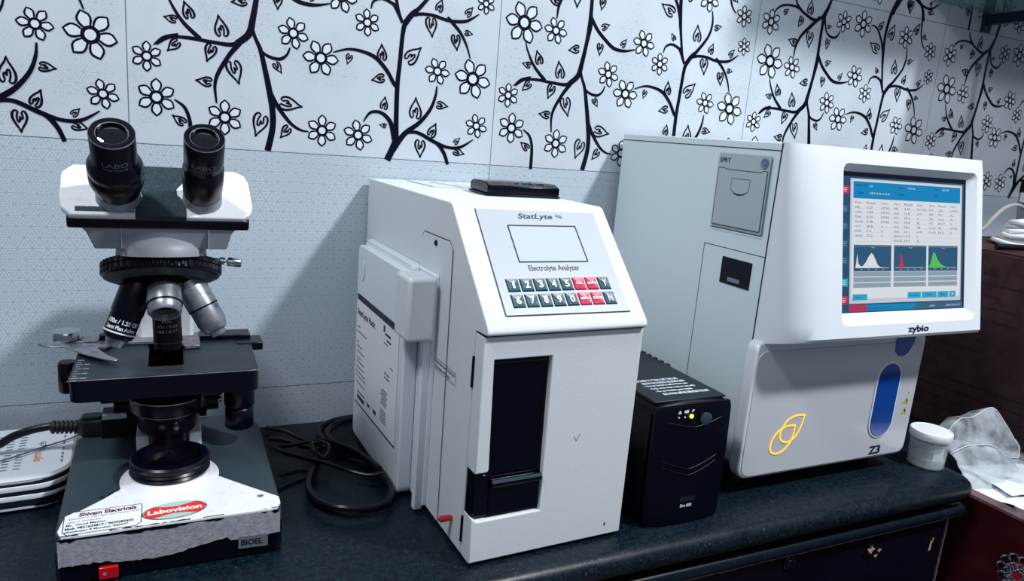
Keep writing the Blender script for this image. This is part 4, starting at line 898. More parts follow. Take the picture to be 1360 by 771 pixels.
for A, B in zip(lt, lt[1:]+lt[:1]):
    A_, B_ = Vector((-.0030, *A)), Vector((-.0030, *B)); t = (B_-A_).normalized(); n = Vector((0, -t.z, t.y))*.0003; mb.face([A_-n, B_-n, B_+n, A_+n])
mb.face([(-.003, .0405, .3640), (-.003, .0470, .3600), (-.003, .0560, .3588), (-.003, .0650, .3600), (-.003, .0705, .3640), (-.003, .0650, .3585), (-.003, .0560, .3568), (-.003, .0470, .3585)])
put_text(mb, 'SPRT', (-.0019, .0975, .3945), (0, -1, 0), (0, 0, 1), .0190, .0060, .02)
done_text(mb, 'printer_lines', M['print_dark'], pd)
mb = MB(); mb.lathe([(.0058, 0), (.0058, .0014), (.0042, .0010), (.0030, .0004), (.0028, .0016), (.001, .0018)], (-.0016, .0215, .3975), (-1, 0, 0), 24); mb.done('feed_button', M['print_dim'], pt)
# slot
mb = MB(); mb.box((-.0012, .0190, .2490), (.0012, .0700, .2815)); sl = mb.done('media_slot', M['black_gloss'], zb, bevel=.0004)
mb = MB(); mb.box((-.0016, .0350, .2530), (-.0010, .0560, .2580)); mb.done('slot_latch', M['print_dim'], sl)
# curved front housing
def dep(z): return .063 + (.020-.063)*(z-.206)/(ZT-.206)
def fx(x): return math.sqrt(max(0, 1-(1-min(x, .052)/.052)**2.2)) if x < .052 else 1
def zbm(x): return .1895 + .0165*fx(x)
XS = [0, .002, .005, .010, .016, .024, .033, .043, .052, .0710, .11, .15, .19, .23, .27, .3125, .3235, ZW]
TS = [0, .004, None, None]  # replaced below
RX0, RX1, RZ0, RZ1 = .0710, .3125, .2235, .4060
ZR = ['b', 'b2', RZ0, .26, .31, .36, RZ1, 't']
def gz(x, k):
    if k == 'b': return zbm(x)
    if k == 'b2': return zbm(x)+.004
    if k == 't': return ZT
    return k
def gy(x, z, k):
    y = -dep(z)*fx(x)
    if k == 't': y += .0015
    if k == 'b': y += .0030*fx(x)
    if x > .3264-1e-5: y += .002
    return y
mb = MB(); G = [[mb.v((x, gy(x, gz(x, k), k), gz(x, k))) for x in XS] for k in ZR]
i0, i1 = XS.index(RX0), XS.index(RX1); j0, j1 = 2, 6
for j in range(len(ZR)-1):
    for i in range(len(XS)-1):
        if i0 <= i < i1 and j0 <= j < j1: continue
        mb.fv([G[j][i], G[j][i+1], G[j+1][i+1], G[j+1][i]])
# top, right side, bottom back to the seam
back_t = [mb.v((x, .001, ZT)) for x in XS]; back_b = [mb.v((x, .001, zbm(x))) for x in XS]
for i in range(len(XS)-1):
    mb.fv([G[-1][i], G[-1][i+1], back_t[i+1], back_t[i]]); mb.fv([back_b[i], back_b[i+1], G[0][i+1], G[0][i]])
rb_ = [mb.v((ZW, .001, gz(ZW, k))) for k in ZR]
for j in range(len(ZR)-1): mb.fv([G[j][-1], rb_[j], rb_[j+1], G[j+1][-1]])
# chamfer to the glass
IX0, IX1, IZ0, IZ1 = .0760, .3020, .2360, .3965
RD = .0085
def ry(z): return -dep(z)+RD
n_r = []
def rrr(x0, z0, x1, z1, r, dy): return [(x, -dep(z)+dy, z) for x, z in rrect(x0, z0, x1, z1, r, 4)]
outer = rrr(RX0, RZ0, RX1, RZ1, .009, 0); inn = rrr(IX0, IZ0, IX1, IZ1, .001, RD)
A = [mb.v(p) for p in outer]; B = [mb.v(p) for p in inn]
for i in range(len(A)): mb.fv([A[i], A[(i+1) % len(A)], B[(i+1) % len(A)], B[i]])
cs = [(RX0, RZ0), (RX1, RZ0), (RX1, RZ1), (RX0, RZ1)]
for c, (x, z) in enumerate(cs):
    cv_ = mb.v((x, -dep(z), z)); arc = A[c*5:(c+1)*5]
    for q0, q1 in zip(arc, arc[1:]): mb.fv([cv_, q0, q1])
bez = mb.done('front_housing', M['white_plastic'], za, angle=28)
mb = MB(); put_text(mb, 'zybio', (0, 0, 0), (1, 0, 0), (0, 0, 1), .038, .0100, .03, fn=lambda x, y: Vector((.184+x, -dep(.2105+y)-.0005, .2105+y))); done_text(mb, 'maker_lettering', M['print_dark'], bez)
# touch screen, built in screen coordinates (u right, v down)
s0 = Vector((IX0, -dep(IZ1)+RD-.0002, IZ1)); s1 = Vector((IX0, -dep(IZ0)+RD-.0002, IZ0)); sv = (s1-s0); SH = sv.length; sv.normalize(); SWd = IX1-IX0; snn = Vector((0, sv.z, -sv.y)).normalized()
if snn.y > 0: snn = -snn
def su_(u, v, d=0): return s0 + Vector((u*SWd, 0, 0)) + sv*(v*SH) + snn*(d*.00012)
def emat(n, c, e=.9): return mat(n, '0a0e14', .1, emit=c, es=e, spec=.3)
SM = [emat('scr_dark', '24506e'), emat('scr_white', 'dfe3ea'), emat('scr_blue', '0b86c0'), emat('scr_navy', '2c5878'), emat('scr_grey', '8fa2b2'), emat('scr_cyan', '2fa6cc'), emat('scr_red', 'c82a50'), emat('scr_green', '56c25c'), emat('scr_text', '56667e', .4), emat('scr_black', '04122c', .3), emat('scr_pale', 'c4ccd6'), emat('scr_bar', '3a6480')]
mb = MB()
def qd(u0, v0, u1, v1, mi, d): mb.face([su_(u0, v1, d), su_(u1, v1, d), su_(u1, v0, d), su_(u0, v0, d)], mi)
qd(0, 0, 1, 1, 0, 0); qd(0, 0, 1, .032, 9, 1); qd(.985, 0, 1, 1, 9, 1)
qd(.072, .045, .968, .935, 10, 1); qd(.085, .055, .958, .90, 1, 2)
qd(.092, .065, .950, .185, 2, 3)
for k in range(9): v = .255+k*.0335; qd(.092, v, .950, v+.0022, 10, 3)
for (u0, u1) in ((.100, .385), (.405, .668), (.685, .935)):
    qd(u0, .515, u1, .705, 3, 3); qd(u0, .708, u1, .822, 4, 3)
    for v in (.742, .782): qd(u0, v, u1, v+.006, 1, 4)
    qd(u0+.01, .678, u1-.015, .681, 1, 4)
    for k in range(4): qd(u0+.05+k*.055, .688, u0+.065+k*.055, .694, 4, 4)
    qd((u0+u1)/2-.012, .530, (u0+u1)/2+.012, .536, 4, 4)
def curve(pts, mi):
    for (a, b) in zip(pts, pts[1:]): mb.face([su_(a[0], .680, 5), su_(b[0], .680, 5), su_(b[0], b[1], 5), su_(a[0], a[1], 5)], mi)
curve([(.112, .675), (.118, .65), (.125, .575), (.133, .645), (.150, .668), (.165, .668), (.190, .640), (.210, .600), (.230, .573), (.245, .585), (.262, .620), (.280, .660), (.300, .674), (.33, .679)], 1)
curve([(.440, .678), (.450, .650), (.459, .585), (.464, .570), (.470, .600), (.478, .655), (.490, .678)], 6)
curve([(.690, .678), (.705, .640), (.720, .580), (.730, .562), (.742, .575), (.760, .615), (.785, .650), (.815, .670), (.85, .679)], 7)
qd(.095, .868, .205, .912, 5, 3)
for u0, u1 in ((.520, .628), (.636, .760), (.768, .860), (.868, .922)): qd(u0, .862, u1, .908, 5, 3)
mb.face([su_(.89, .872, 4), su_(.89, .898, 4), su_(.903, .885, 4)], 1)
qd(.072, .945, .985, .99, 11, 2); qd(.072, .945, .30, .99, 6, 3); mb.face([su_(.20, .99, 4), su_(.56, .99, 4), su_(.60, .945, 4), su_(.20, .945, 4)], 2)
# left icons
for k, (v, mi) in enumerate(((.100, 6), (.235, 3), (.355, 3), (.480, 3), (.600, 3), (.755, 5), (.880, 6))):
    qd(.008, v, .060, v+.056, mi, 3); qd(.020, v+.014, .046, v+.018, 4 if mi == 3 else 1, 4); qd(.020, v+.026, .046, v+.030, 4 if mi == 3 else 1, 4); qd(.022, v+.038, .044, v+.042, 4 if mi == 3 else 1, 4)
scr = mb.done('touchscreen', SM, za, smooth=False, merge=False); scr['label'] = 'lit touchscreen with a result table and three curves'
mb = MB()
def tx(s, u, v, w, h, mi): put_text(mb, s, (0, 0, 0), (1, 0, 0), (0, 0, 1), w*SWd, h*SH, .0, mi=mi, fn=lambda x, y: su_(u+x/SWd, v-y/SH, 6))
rows = [('Para', 'Result', 'Unit', 'Para', 'Result', 'Unit', 'Para', 'Result', 'Unit'), ('WBC', '5.27', '10^9/L', 'RBC', '4.45', '10^12/L', 'PLT', '235', '10^9/L'), ('Lym#', '1.84', '10^9/L', 'HGB', '13.8', 'g/dL', 'MPV', '9.2', 'fL'),
        ('Mid#', '0.35', '10^9/L', 'HCT', '39.2', '%', 'PDW', '16.2', 'fL'), ('Gran#', '3.78', '10^9/L', 'MCV', '79.8', 'fL', 'PCT', '0.217', '%'), ('Lym%', '30.8', '%', 'MCH', '30.6', 'pg', 'P-LCC', '46', '10^9/L'),
        ('Mid%', '7.0', '%', 'MCHC', '33.1', 'g/dL', 'P-LCR', '30.5', '%'), ('Gran%', '72.2', '%', 'RDW-CV', '13.3', '%', '', '', ''), ('', '', '', 'RDW-SD', '39.9', 'fL', '', '', '')]
us = (.105, .190, .300, .400, .480, .585, .685, .760, .865)
for j, rw in enumerate(rows):
    for i, s in enumerate(rw):
        if s: tx(s, us[i], .222+j*.0335, .0105*len(s)+.004, .016, 0)
done_text(mb, 'table_lettering', [SM[8], SM[1], SM[9]], scr); mb = MB()
tx('Sample ID', .105, .100, .080, .016, 2); tx('01', .215, .102, .016, .014, 1); tx('Time', .115, .150, .05, .016, 2); tx('2022-12-06 21:01:25', .215, .152, .150, .014, 1)
tx('Name', .435, .100, .04, .014, 2); tx('Normal', .510, .100, .055, .014, 1); tx('Mode', .440, .150, .04, .014, 2); tx('Type', .720, .095, .035, .014, 2); tx('CBC+DIFF', .790, .098, .060, .014, 1); tx('Age', .725, .145, .03, .014, 2)
done_text(mb, 'header_lettering', [SM[8], SM[1], SM[9]], scr); mb = MB()
tx('Menu', .115, .897, .035, .013, 2); tx('Previous', .535, .893, .07, .014, 2); tx('Print', .675, .893, .045, .014, 2); tx('Next', .79, .893, .04, .014, 2)
tx('Alarm: waste container is almost full', .12, .978, .27, .018, 0); tx('admin', .70, .976, .045, .013, 1); tx('2022-12-06 21:07', .84, .976, .12, .013, 1)
done_text(mb, 'button_lettering', [SM[8], SM[1], SM[9]], scr)
# lower glossy panel
lp_ = rrect(-.0085, .0225, .2905, .196, (.016, .014, .012, .012), 6)
mb = MB(); mb.prism(lp_, (0, -.0165, 0), (1, 0, 0), (0, 0, 1), (0, .0175, 0)); lf = mb.done('lower_frame', M['white_plastic'], za, bevel=.003, bseg=3)
mb = MB(); mb.prism(rrect(-.0045, .0258, .2870, .1845, (.014, .012, .012, .014), 6), (0, -.0160, 0), (1, 0, 0), (0, 0, 1), (0, -.0014, 0)); gp = mb.done('lower_panel', M['gloss_panel'], za, bevel=.0006)
YP = -.0176
mb = MB(); outl = []
def pill(cx, z0, z1, r, n=12, sk=0):
    P_ = []
    for i in range(n+1): t = PI*i/n; P_.append((cx+sk+r*math.cos(t), z1-r+r*math.sin(t)))
    for i in range(n+1): t = PI+PI*i/n; P_.append((cx+r*math.cos(t), z0+r+r*math.sin(t)))
    return P_
mb.prism(pill(.2290, .0515, .1590, .0235), (0, YP+.002, 0), (1, 0, 0), (0, 0, 1), (0, -.0030, 0)); pl_ = mb.done('window_surround', M['white_plastic'], gp, bevel=.001)
mb = MB(); mb.prism(pill(.2290, .0545, .1560, .0205), (0, YP-.0008, 0), (1, 0, 0), (0, 0, 1), (0, -.0008, 0)); w1 = mb.done('blue_window', M['blue_window'], gp, bevel=.0005); w1['label'] = 'long blue oval window'
mb = MB(); mb.prism([(.2330, .1960), (.2290, .1840), (.2310, .1720), (.2380, .1650), (.2480, .1640), (.2570, .1690), (.2640, .1800), (.2690, .1960)][::-1], (0, YP+.0006, 0), (1, 0, 0), (0, 0, 1), (0, -.0010, 0)); mb.done('blue_window', M['blue_window'], gp, bevel=.0004)
mb = MB(); 
for z in (.1015, .0870): mb.face([(.2680, YP-.0003, z-.0045), (.2785, YP-.0003, z-.0045), (.2735, YP-.0003, z+.0055)], 0)
for z in (.1015, .0870): mb.face([(.2720, YP-.0005, z-.0030), (.2750, YP-.0005, z-.0030), (.2745, YP-.0005, z+.0018), (.2725, YP-.0005, z+.0018)], 1)
put_text(mb, 'Z3', (.2170, YP-.0004, .0290), (1, 0, 0), (0, 0, 1), .0220, .0120, .03, mi=1)
mb.lathe([(.0016, 0), (.0016, .0003)], (.2760, YP, .1125), (0, -1, 0), 10)
mb.mi = 1
done_text(mb, 'panel_marks', [M['yellow'], M['print_dark']], gp)
# drop emblem: two outlined drops
def px2(x, y):   # crop coordinates of the emblem -> panel plane
    return (.0365 + (x-222)*(.0505/176), .0510 + (612-y)*(.0480/196))
dA = [(395, 417), (345, 417), (305, 432), (278, 470), (268, 510), (280, 542), (312, 556), (345, 545), (372, 510), (388, 462)]
dB = [(348, 468), (300, 468), (258, 488), (228, 530), (222, 572), (236, 602), (268, 611), (305, 595), (335, 556), (347, 510)]
mb = MB()
def drop(D, w, mi, y):
    P_ = [Vector((*px2(*q_), 0)) for q_ in D]; tip = P_[0]
    c_ = catmull(P_[1:], 5); loop = [tip] + c_ + [tip]
    n = len(loop)
    c0 = sum(loop[:-1], Vector())/(n-1)
    for a, b in zip(loop, loop[1:]):
        t = (b-a).normalized(); nn = Vector((-t.y, t.x, 0))*w
        e = t*w*.35
        mb.face([(p_.x, y, p_.y) for p_ in (a-nn-e, b-nn+e, b+nn+e, a+nn-e)], mi)
drop(dA, .00125, 1, YP-.0003); drop(dB, .00125, 1, YP-.0004); drop(dA, .0010, 0, YP-.0005); drop(dB, .0010, 0, YP-.0006)
em = mb.done('drop_emblem', [M['gold'], M['gold_edge']], gp, smooth=False, merge=False); em['label'] = 'yellow outlined double drop emblem'

# ------------------------------------------------------------------ specimen cup
cp = thing('specimen_cup', 'clear plastic specimen cup with a white screw lid at the worktop corner', 'specimen cup', (.998, -.352, 0))
cp.scale = (.9, .9, .97)
mb = MB(); mb.lathe([(.0245, 0), (.0262, .0015), (.0268, .020), (.0275, .040), (.0262, .040), (.0255, .020), (.0248, .003), (.001, .0022)], (0, 0, 0), (0, 0, 1), 48, cap=False); mb.done('cup_wall', M['cup'], cp)
mb = MB(); mb.lathe([(.0240, .0026), (.0252, .012), (.0250, .0145), (.001, .0142)], (0, 0, 0), (0, 0, 1), 40); mb.done('cup_contents', M['liquid'], cp)
mb = MB(); mb.lathe([(.0278, .0415), (.0290, .0425), (.0300, .0440), (.0302, .0490), (.0302, .0520), (.0294, .0540), (.0275, .0543), (.0268, .0535), (.001, .0535)], (0, 0, 0), (0, 0, 1), 72, fn=lambda k, i: 1-.006*(i % 2)*(k in (1, 2))); ld = mb.done('cup_lid', M['socket'], cp, angle=40)
mb = MB(); mb.box((-.012, -.0182, .006), (.012, -.0178, .030)); mb.done('inner_slip', M['paper'], cp)

# ------------------------------------------------------------------ router
rt = thing('router_box', 'white ribbed network box with rounded corners, left of the microscope', 'router', (-.0585, -.088, 0), R(3))
def rr_(k): return rrect(-.185, -.070, .0, .060, k, 7)
mb = MB(); mb.loft([[(x*.97-.003, y*.95, .001) for x, y in rr_(.030)], [(x, y, .006) for x, y in rr_(.032)], [(x, y, .034) for x, y in rr_(.032)]]); rbd = mb.done('router_body', M['bracket'], rt)
for z, k in ((.0065, .985), (.0165, .995), (.0265, 1.0)):
    P_ = [((x+.0925)*k*1.006-.0925, (y+.005)*k*1.008-.005) for x, y in rr_(.033)]
    mb = MB(); mb.loft([[(x, y, z-.0028) for x, y in P_], [((x+.0925)*1.006-.0925, (y+.005)*1.008-.005, z) for x, y in P_], [(x, y, z+.0030) for x, y in P_]]); mb.done('side_rib', M['white_plastic'], rt, bevel=.0006)
mb = MB(); mb.loft([[(x, y, .0325) for x, y in rr_(.033)], [((x+.0925)*1.006-.0925, (y+.005)*1.008-.005, .0355) for x, y in rr_(.033)], [((x+.0925)*.98-.0925, (y+.005)*.97-.005, .0385) for x, y in rr_(.030)]]); rtp = mb.done('router_top', M['white_plastic'], rt)
mb = MB()
for i in range(7):
    for j in range(14):
        x = -.118+i*.0110; y = -.050+j*.0072
        if (j % 7) < 6: mb.prism(rrect(x, y, x+.0065, y+.0024, .0008, 1), (0, 0, .0386), (1, 0, 0), (0, 1, 0), (0, 0, .0001))
mb.done('vent_slots', M['print_dim'], rtp, smooth=False)
mb = MB(); put_text(mb, 'syro', (-.027, -.036, .0387), (0, 1, 0), (-1, 0, 0), .024, .0085, .03, mi=0); put_text(mb, 'tech', (-.027, -.010, .0387), (0, 1, 0), (-1, 0, 0), .024, .0075, .0, mi=1)
for k, y in enumerate((-.044, -.035, -.026, -.012, .002, .020)): put_text(mb, 'LAN' if k < 3 else 'PON', (-.009, y, .0387), (0, 1, 0), (-1, 0, 0), .006, .0022, .02, mi=1)
done_text(mb, 'router_lettering', [mat('router_orange', 'd08a4c', .5), M['print_dark']], rtp)

# ------------------------------------------------------------------ cables
mb = MB(); mb.tube([(-.30, -.10, .012), (-.22, -.105, .020), (-.165, -.100, .036), (-.128, -.100, .0485), (-.112, -.102, .0585), (-.094, -.104, .0650), (-.078, -.105, .0675), (-.070, -.105, .0670)], .0042, 12, 6); pc = mb.done('cord', M['cable'])
root = thing('power_cord', 'thick black power cord with a ribbed plug running into the back of the microscope', 'power cord', (-.05, -.105, 0))
pc.parent = root; pc.location = (.05, .105, 0)
def RC(): return MB((-.05, -.105, 0))
mb = RC(); fnr = lambda k, i: 1
prof = [(.0045, 0)]
for i in range(6): prof += [(.0072, .002+i*.0040), (.0072, .0042+i*.0040), (.0052, .0046+i*.0040), (.0052, .0056+i*.0040)]
mb.lathe(prof, (-.078, -.1055, .0668), (1, 0, -.08), 20); mb.done('strain_relief', M['rubber'], root, angle=30)
mb = RC(); mb.loft([[(-.0535, -.1055+y, .0650+z) for y, z in rrect(-.006, -.006, .006, .006, .003, 3)], [(-.048, -.1055+y, .0645+z) for y, z in rrect(-.0105, -.0095, .0105, .0095, .003, 3)], [(-.030, -.1055+y, .0635+z) for y, z in rrect(-.0115, -.0105, .0115, .0105, .002, 3)]]); mb.done('plug', M['rubber'], root)
mb = RC(); mb.prism(rrect(-.049, -.1130, -.0305, -.098, .003, 3), (0, 0, .0735), (1, 0, 0), (0, 1, 0), (0, 0, .0035)); mb.done('plug_cover', M['bracket'], root, bevel=.0008)
tag(MB().tube([(-.30, -.14, .004), (-.255, -.142, .030), (-.19, -.140, .0445), (-.14, -.130, .0412), (-.115, -.118, .0412), (-.085, -.095, .0412), (-.062, -.078, .0412), (-.050, -.062, .0430)], .0010, 8, 6).done('thin_cable', M['cable_grey']), 'thin grey cable lying across the white ribbed box', 'cable')
cz = .005
L1 = [(.268, -.007), (.24, -.017), (.218, -.032), (.212, -.058), (.216, -.089), (.229, -.114), (.249, -.14), (.258, -.177), (.262, -.22), (.253, -.245), (.232, -.254), (.205, -.251), (.186, -.235), (.176, -.211), (.177, -.183), (.188, -.149), (.200, -.115)]
L2 = [(.263, -.029), (.24, -.044), (.223, -.06), (.218, -.085), (.225, -.116), (.243, -.141), (.254, -.181), (.258, -.225), (.254, -.246), (.244, -.264), (.222, -.270), (.196, -.264), (.178, -.243), (.171, -.216), (.178, -.183), (.190, -.155)]
L3 = [(.150, -.020), (.170, -.040), (.185, -.062), (.202, -.087), (.216, -.105), (.238, -.125), (.251, -.155), (.258, -.192), (.262, -.205)]
L4 = [(.150, -.108), (.168, -.111), (.188, -.104), (.21, -.106), (.231, -.133), (.247, -.164), (.254, -.198)]
L5 = [(.150, -.111), (.158, -.132), (.18, -.151), (.198, -.169), (.219, -.196), (.238, -.209), (.254, -.212)]
L6 = [(.150, -.059), (.165, -.072), (.182, -.089), (.194, -.099), (.202, -.112)]
bun = thing('cable_bundle', 'coiled bundle of black cables on the worktop between microscope and keypad analyzer', 'cable', (.21, -.16, 0))
for nm, LL, z0, r in (('cable_loop', L1, .0042, .0040), ('cable_loop', L2, .0125, .0040), ('cable_loop', L3, .0060, .0030), ('cable_loop', L4, .0180, .0026), ('cable_loop', L5, .0185, .0024), ('cable_loop', L6, .0080, .0032)):
    n = len(LL); mb = MB((.21, -.16, 0))
    mb.tube([(x, y, z0 + .0022*math.sin(i*1.3)**2) for i, (x, y) in enumerate(LL)], r, 10, 6); mb.done(nm, M['cable'], bun)
mb = MB((.21, -.16, 0))
for k in range(3):
    mb.tube([(.198+.0095*math.cos(t), -.136+.020*math.sin(t), .021+.003*math.sin(t*2+k)+k*.0015) for t in [2*PI*i/14+k*.4 for i in range(15)]], .0020, 8, 3)
mb.done('cable_tie', M['cable'], bun)
tag(MB().tube([(.141, -.185, .002), (.161, -.172, .002), (.183, -.160, .002), (.175, -.142, .002), (.150, -.150, .002)], .0015, 8, 5).done('loose_wire', M['cable']), 'thin black wire end lying beside the microscope base', 'cable')

# ------------------------------------------------------------------ carton and what lies on it
CX, CY0, CY1, CB, CT = 1.285, -.45, -.03, -.046, .2790
ct = thing('cardboard_carton', 'brown cardboard carton with printed storage instructions on the chest, right of the big analyzer', 'carton', (CX, CY1, CB))
def CM(): return MB((CX, CY1, CB))
mb = CM(); mb.box((CX, CY0, CB), (CX+.32, CY1, CT)); cb_ = mb.done('carton_body', M['carton'], ct, bevel=.002)
mb = CM(); mb.box((CX+.001, CY0+.002, CT), (CX+.158, CY1-.002, CT+.0035)); mb.done('carton_flap', M['carton'], ct, bevel=.001)
mb = CM(); mb.box((CX+.162, CY0+.002, CT), (CX+.319, CY1-.002, CT+.0035)); mb.done('carton_flap', M['carton'], ct, bevel=.001)
def ctx(s, y, z, w, h):
    mb = CM(); put_text(mb, s, (CX-.0004, y, z), (0, -1, 0), (0, 0, 1), w, h, .02); done_text(mb, 'carton_lettering', M['carton_ink'], cb_)
ctx('BEFORE USE', -.150, .240, .0770, .0115); ctx('1. Read the user manual properly', -.122, .2215, .1530, .0075); ctx('2. Store at room temperature.', -.118, .2020, .1200, .0080)
ctx('3. Use the above product within', -.118, .1820, .1550, .0080); ctx('expiry. Use opened product following', -.110, .1600, .1650, .0080)
ctx('Before using this product', -.115, .1240, .1200, .0075); ctx('keep away from acid, alkalis & skin.', -.100, .1050, .1300, .0075)
ctx('CAUTIONS:', -.110, .0650, .050, .0085)
for i in range(4): ctx('Keep the container tightly closed and do not expose to direct sunlight', -.115, .0440-i*.0190, .2700, .0070)
cw = thing('white_cable_coil', 'loose coil of white cable lying on top of the brown carton', 'cable', (1.46, -.15, CT+.0035))
mb = MB((1.46, -.15, CT+.0035))
random.seed(11)
for k in range(6):
    rx, ry_, zz = .075-.004*k, .050-.003*k, CT+.0095+.0072*k
    cx_, cy_ = 1.475+.006*math.sin(k*2.1), -.165+.005*math.cos(k*1.7)
    mb.tube([(cx_+rx*math.cos(t), cy_+ry_*math.sin(t), zz+.002*math.sin(3*t+k)) for t in [2*PI*i/20+k for i in range(21)]], .0045, 10, 2)
mb.done('cable_turns', M['cable_white'], cw)
tag(MB().tube([(1.30, -.205, CT+.0095), (1.34, -.225, CT+.011), (1.40, -.245, CT+.0110), (1.46, -.27, CT+.0100), (1.53, -.30, CT+.0095)], .0052, 10, 6).done('black_rod', M['black_plastic']), 'black rod lying across the carton in front of the white coil', 'rod')
tag(MB().tube([(1.365, -.070, CT+.0070), (1.395, -.075, CT+.012), (1.43, -.095, .303), (1.448, -.10, .325), (1.479, -.10, .346), (1.513, -.10, .353), (1.545, -.10, .345), (1.59, -.10, .315), (1.60, -.11, CT+.0075)], .0038, 10, 8).done('tubing', M['tube']), 'arched length of clear grey tubing above the carton', 'tube')

# wall adapter and glass shelf
ad = thing('wall_adapter', 'white plug adapter on the wall at the right edge above the white coil', 'power adapter', (1.73, 0, .352))
mb = MB((1.73, 0, .352)); mb.box((1.688, -.045, .352), (1.77, -.001, .376)); mb.done('adapter_body', M['socket'], ad, bevel=.003)
mb = MB((1.73, 0, .352)); mb.box((1.684, -.028, .376), (1.70, -.001, .400)); mb.done('adapter_latch', M['black_plastic'], ad, bevel=.001)
gs = thing('glass_shelf', 'green glass wall shelf on a dark metal bracket, at the top right corner', 'shelf', (1.45, 0, .70))
def GM(): return MB((1.45, 0, .70))
mb = GM(); mb.box((1.30, -.34, .7045), (2.10, -.001, .7125)); gl = mb.done('glass_plate', M['glass'], gs, bevel=.0006)
mb = GM(); mb.box((1.30, -.3406, .7048), (2.10, -.3400, .7122)); mb.done('glass_front_edge', M['glass_edge'], gl)
mb = GM(); mb.box((1.452, -.34, .6835), (1.468, -.001, .7040)); ba = mb.done('bracket_arm', M['bracket'], gs, bevel=.001)
mb = GM(); mb.box((1.448, -.006, .6700), (1.472, -.001, .7420)); mb.done('bracket_plate', M['bracket'], gs, bevel=.001)
mb = GM(); mb.box((.98, -.33, .905), (2.10, -.001, .925)); mb.done('shade_board', M['wood_edge'], gs, bevel=.001)  # unseen board, added above the view to shade the wall
for x in (1.2, 1.62, 2.05):
    mb = GM(); mb.box((x, -.010, .712 if x > 1.3 else .80), (x+.02, -.001, .905)); mb.done('upright', M['bracket'], gs, bevel=.001)  # supports added to carry the unseen shade board
mb = GM(); mb.box((1.4515, -.34, .7015), (1.4525, -.012, .7038)); mb.done('bracket_highlight_edge', M['chrome'], ba)

# ------------------------------------------------------------------ bag, papers and tray on the chest
ZC = -.0465
def sheet(name, pts, m, seed, amp, thick, label, cat, z=.0, sub=2):
    """crumpled sheet through a grid of points [rows][cols]"""
    nr, nc = len(pts), len(pts[0]); K = 4
    rows = [catmull([Vector(p_) for p_ in r_], K) for r_ in pts]; cols = list(zip(*rows))
    gridc = [catmull(list(c_), K) for c_ in cols]
    mb = MB(); V = []
    for c_ in gridc:
        col_ = []
        for p_ in c_:
            n_ = noise.noise_vector(p_*38+Vector((seed, 0, 0)))*amp + noise.noise_vector(p_*95+Vector((seed, 5, 0)))*amp*.45
            q_ = p_+n_; q_.z = max(q_.z, ZC+.002+z); col_.append(mb.v(q_))
        V.append(col_)
    for i in range(len(V)-1):
        for j in range(len(V[0])-1): mb.fv([V[i][j], V[i+1][j], V[i+1][j+1], V[i][j+1]])
    o_ = mb.done(name, m, angle=60)
    s_ = o_.modifiers.new('solid', 'SOLIDIFY'); s_.thickness = thick; s_.offset = 0
    return tag(o_, label, cat)
PB = lambda x, y, z: (x, y, z)
# bag mouth, flaring up to the right
bag_rows = [
    [(1.064, -.345, .004), (1.100, -.342, .010), (1.137, -.340, .008), (1.176, -.340, .001), (1.218, -.340, -.021), (1.248, -.340, -.028)],
    [(1.058, -.340, .018), (1.102, -.334, .030), (1.143, -.330, .026), (1.184, -.330, .026), (1.222, -.334, .004), (1.252, -.338, -.020)],
    [(1.060, -.334, .029), (1.106, -.322, .045), (1.150, -.316, .042), (1.192, -.316, .053), (1.222, -.322, .029), (1.254, -.334, -.012)],
    [(1.070, -.315, .024), (1.112, -.300, .036), (1.154, -.294, .034), (1.196, -.294, .040), (1.228, -.300, .016), (1.256, -.318, -.020)]]
bag = sheet('plastic_bag', bag_rows,
    M['bag'], 1.7, .0035, .0003, 'crumpled clear plastic bag with a flared mouth, right of the lidded cup', 'plastic bag')
for edge in (bag_rows[0], bag_rows[2], [r_[-1] for r_ in bag_rows[:3]]):
    MB().tube(edge, .0007, 6, 5).done('bag_edge_glare', M['bag_edge_glare'], bag)  # thin bright tubes imitate glare along the bag's edges
sheet('plastic_wrap', [
    [(1.078, -.372, -.038), (1.100, -.378, -.040), (1.130, -.382, -.042), (1.165, -.380, -.043), (1.200, -.372, -.043), (1.235, -.360, -.043)],
    [(1.074, -.352, -.012), (1.098, -.356, -.004), (1.130, -.360, -.008), (1.165, -.358, -.012), (1.200, -.352, -.018), (1.238, -.345, -.034)],
    [(1.076, -.332, .004), (1.100, -.334, .012), (1.132, -.336, .008), (1.168, -.336, .000), (1.202, -.334, -.010), (1.236, -.332, -.030)],
    [(1.085, -.300, -.010), (1.105, -.300, -.002), (1.135, -.300, -.004), (1.170, -.300, -.010), (1.205, -.300, -.020), (1.240, -.300, -.038)]],
    M['bag'], 4.1, .0045, .0003, 'bunched clear wrapping below the flared bag on the chest', 'plastic bag')
def paper(name, x0, y0, x1, y1, zc, rz, seed, lab, m='paper'):
    c_, s_ = math.cos(rz), math.sin(rz); cx_, cy_ = (x0+x1)/2, (y0+y1)/2; G_ = []
    for j in range(5):
        r_ = []
        for i in range(6):
            x = (i/5-.5)*(x1-x0); y = (j/4-.5)*(y1-y0); r_.append((cx_+x*c_-y*s_, cy_+x*s_+y*c_, zc))
        G_.append(r_)
    o_ = sheet(name, G_, M[m], seed, .0030, .0004, lab, 'paper'); o_['group'] = 'loose papers and sheets on the chest'; return o_
paper('paper_sheet', 1.082, -.415, 1.175, -.335, -.0415, .3, 2.2, 'crumpled white paper under the plastic bag, beside the worktop corner')
paper('paper_sheet', 1.125, -.425, 1.245, -.330, -.0360, -.25, 6.2, 'crumpled white paper behind the white tray on the chest')
paper('paper_sheet', 1.150, -.390, 1.300, -.290, -.0300, .6, 9.2, 'creased translucent sheet at the far right of the chest', 'bag')
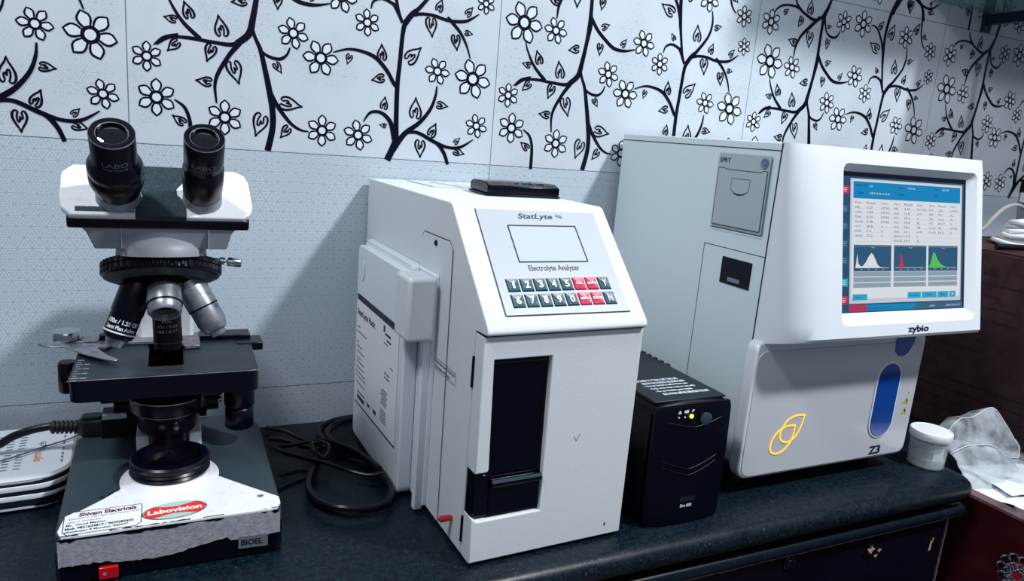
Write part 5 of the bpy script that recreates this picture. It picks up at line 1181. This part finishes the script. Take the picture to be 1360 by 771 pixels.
tr = thing('white_tray', 'shallow white tray with a dark rim at the right edge of the chest top', 'tray', (1.16, -.48, ZC+.0003), R(8))
mb = MB(); P_ = rrect(-.075, -.06, .075, .06, .008, 4)
mb.loft([[(x*.93, y*.92, .0) for x, y in P_], [(x, y, .013) for x, y in P_], [(x*.985, y*.98, .014) for x, y in P_], [(x*.92, y*.90, .003) for x, y in P_]]); mb.done('tray_body', M['socket'], tr)
# ------------------------------------------------------------------ light, camera
def area(name, loc, target, sx, sy, power, col):
    l = bpy.data.lights.new(name, 'AREA'); l.shape = 'RECTANGLE'; l.size = sx; l.size_y = sy; l.energy = power; l.color = col
    o = bpy.data.objects.new(name, l); COL.objects.link(o); o.location = loc
    o.rotation_euler = (Vector(target)-Vector(loc)).to_track_quat('-Z', 'Y').to_euler(); return o
area('ceiling_light_right', (1.38, -1.32, 1.90), (.45, -.15, .1), .16, .16, 57, (.96, .98, 1))
area('ceiling_light_left', (-.75, -.75, 1.95), (.3, -.2, .1), .5, .25, 27, (.95, .98, 1))
area('front_fill_light', (.1, -2.3, 1.5), (.4, 0, .1), 1.4, 1.0, 5, (.95, .98, 1))  # added fill from the front, stands for no actual lamp
w = bpy.data.worlds.new('world'); SC.world = w; w.use_nodes = True
w.node_tree.nodes['Background'].inputs[0].default_value = (.62, .72, .88, 1); w.node_tree.nodes['Background'].inputs[1].default_value = .2

cd_ = bpy.data.cameras.new('camera'); cam_o = bpy.data.objects.new('camera', cd_); COL.objects.link(cam_o)
r_ = Vector((0.90362488, -0.42080741, 0.07989495)); u_ = Vector((0.01793223, 0.22353257, 0.97453149)); f_ = Vector((0.4279492, 0.8791782, -0.20953561))
cam_o.matrix_world = Matrix(((r_.x, u_.x, -f_.x, .03924), (r_.y, u_.y, -f_.y, -.94806), (r_.z, u_.z, -f_.z, .40595), (0, 0, 0, 1)))
cd_.sensor_width = 36; cd_.lens = 957.85/1360*36; cd_.clip_start = .02
SC.camera = cam_o
SC.view_settings.view_transform = 'Standard'; SC.view_settings.look = 'None'; SC.view_settings.exposure = 0; SC.view_settings.gamma = 1
SC.view_settings.use_curve_mapping = False
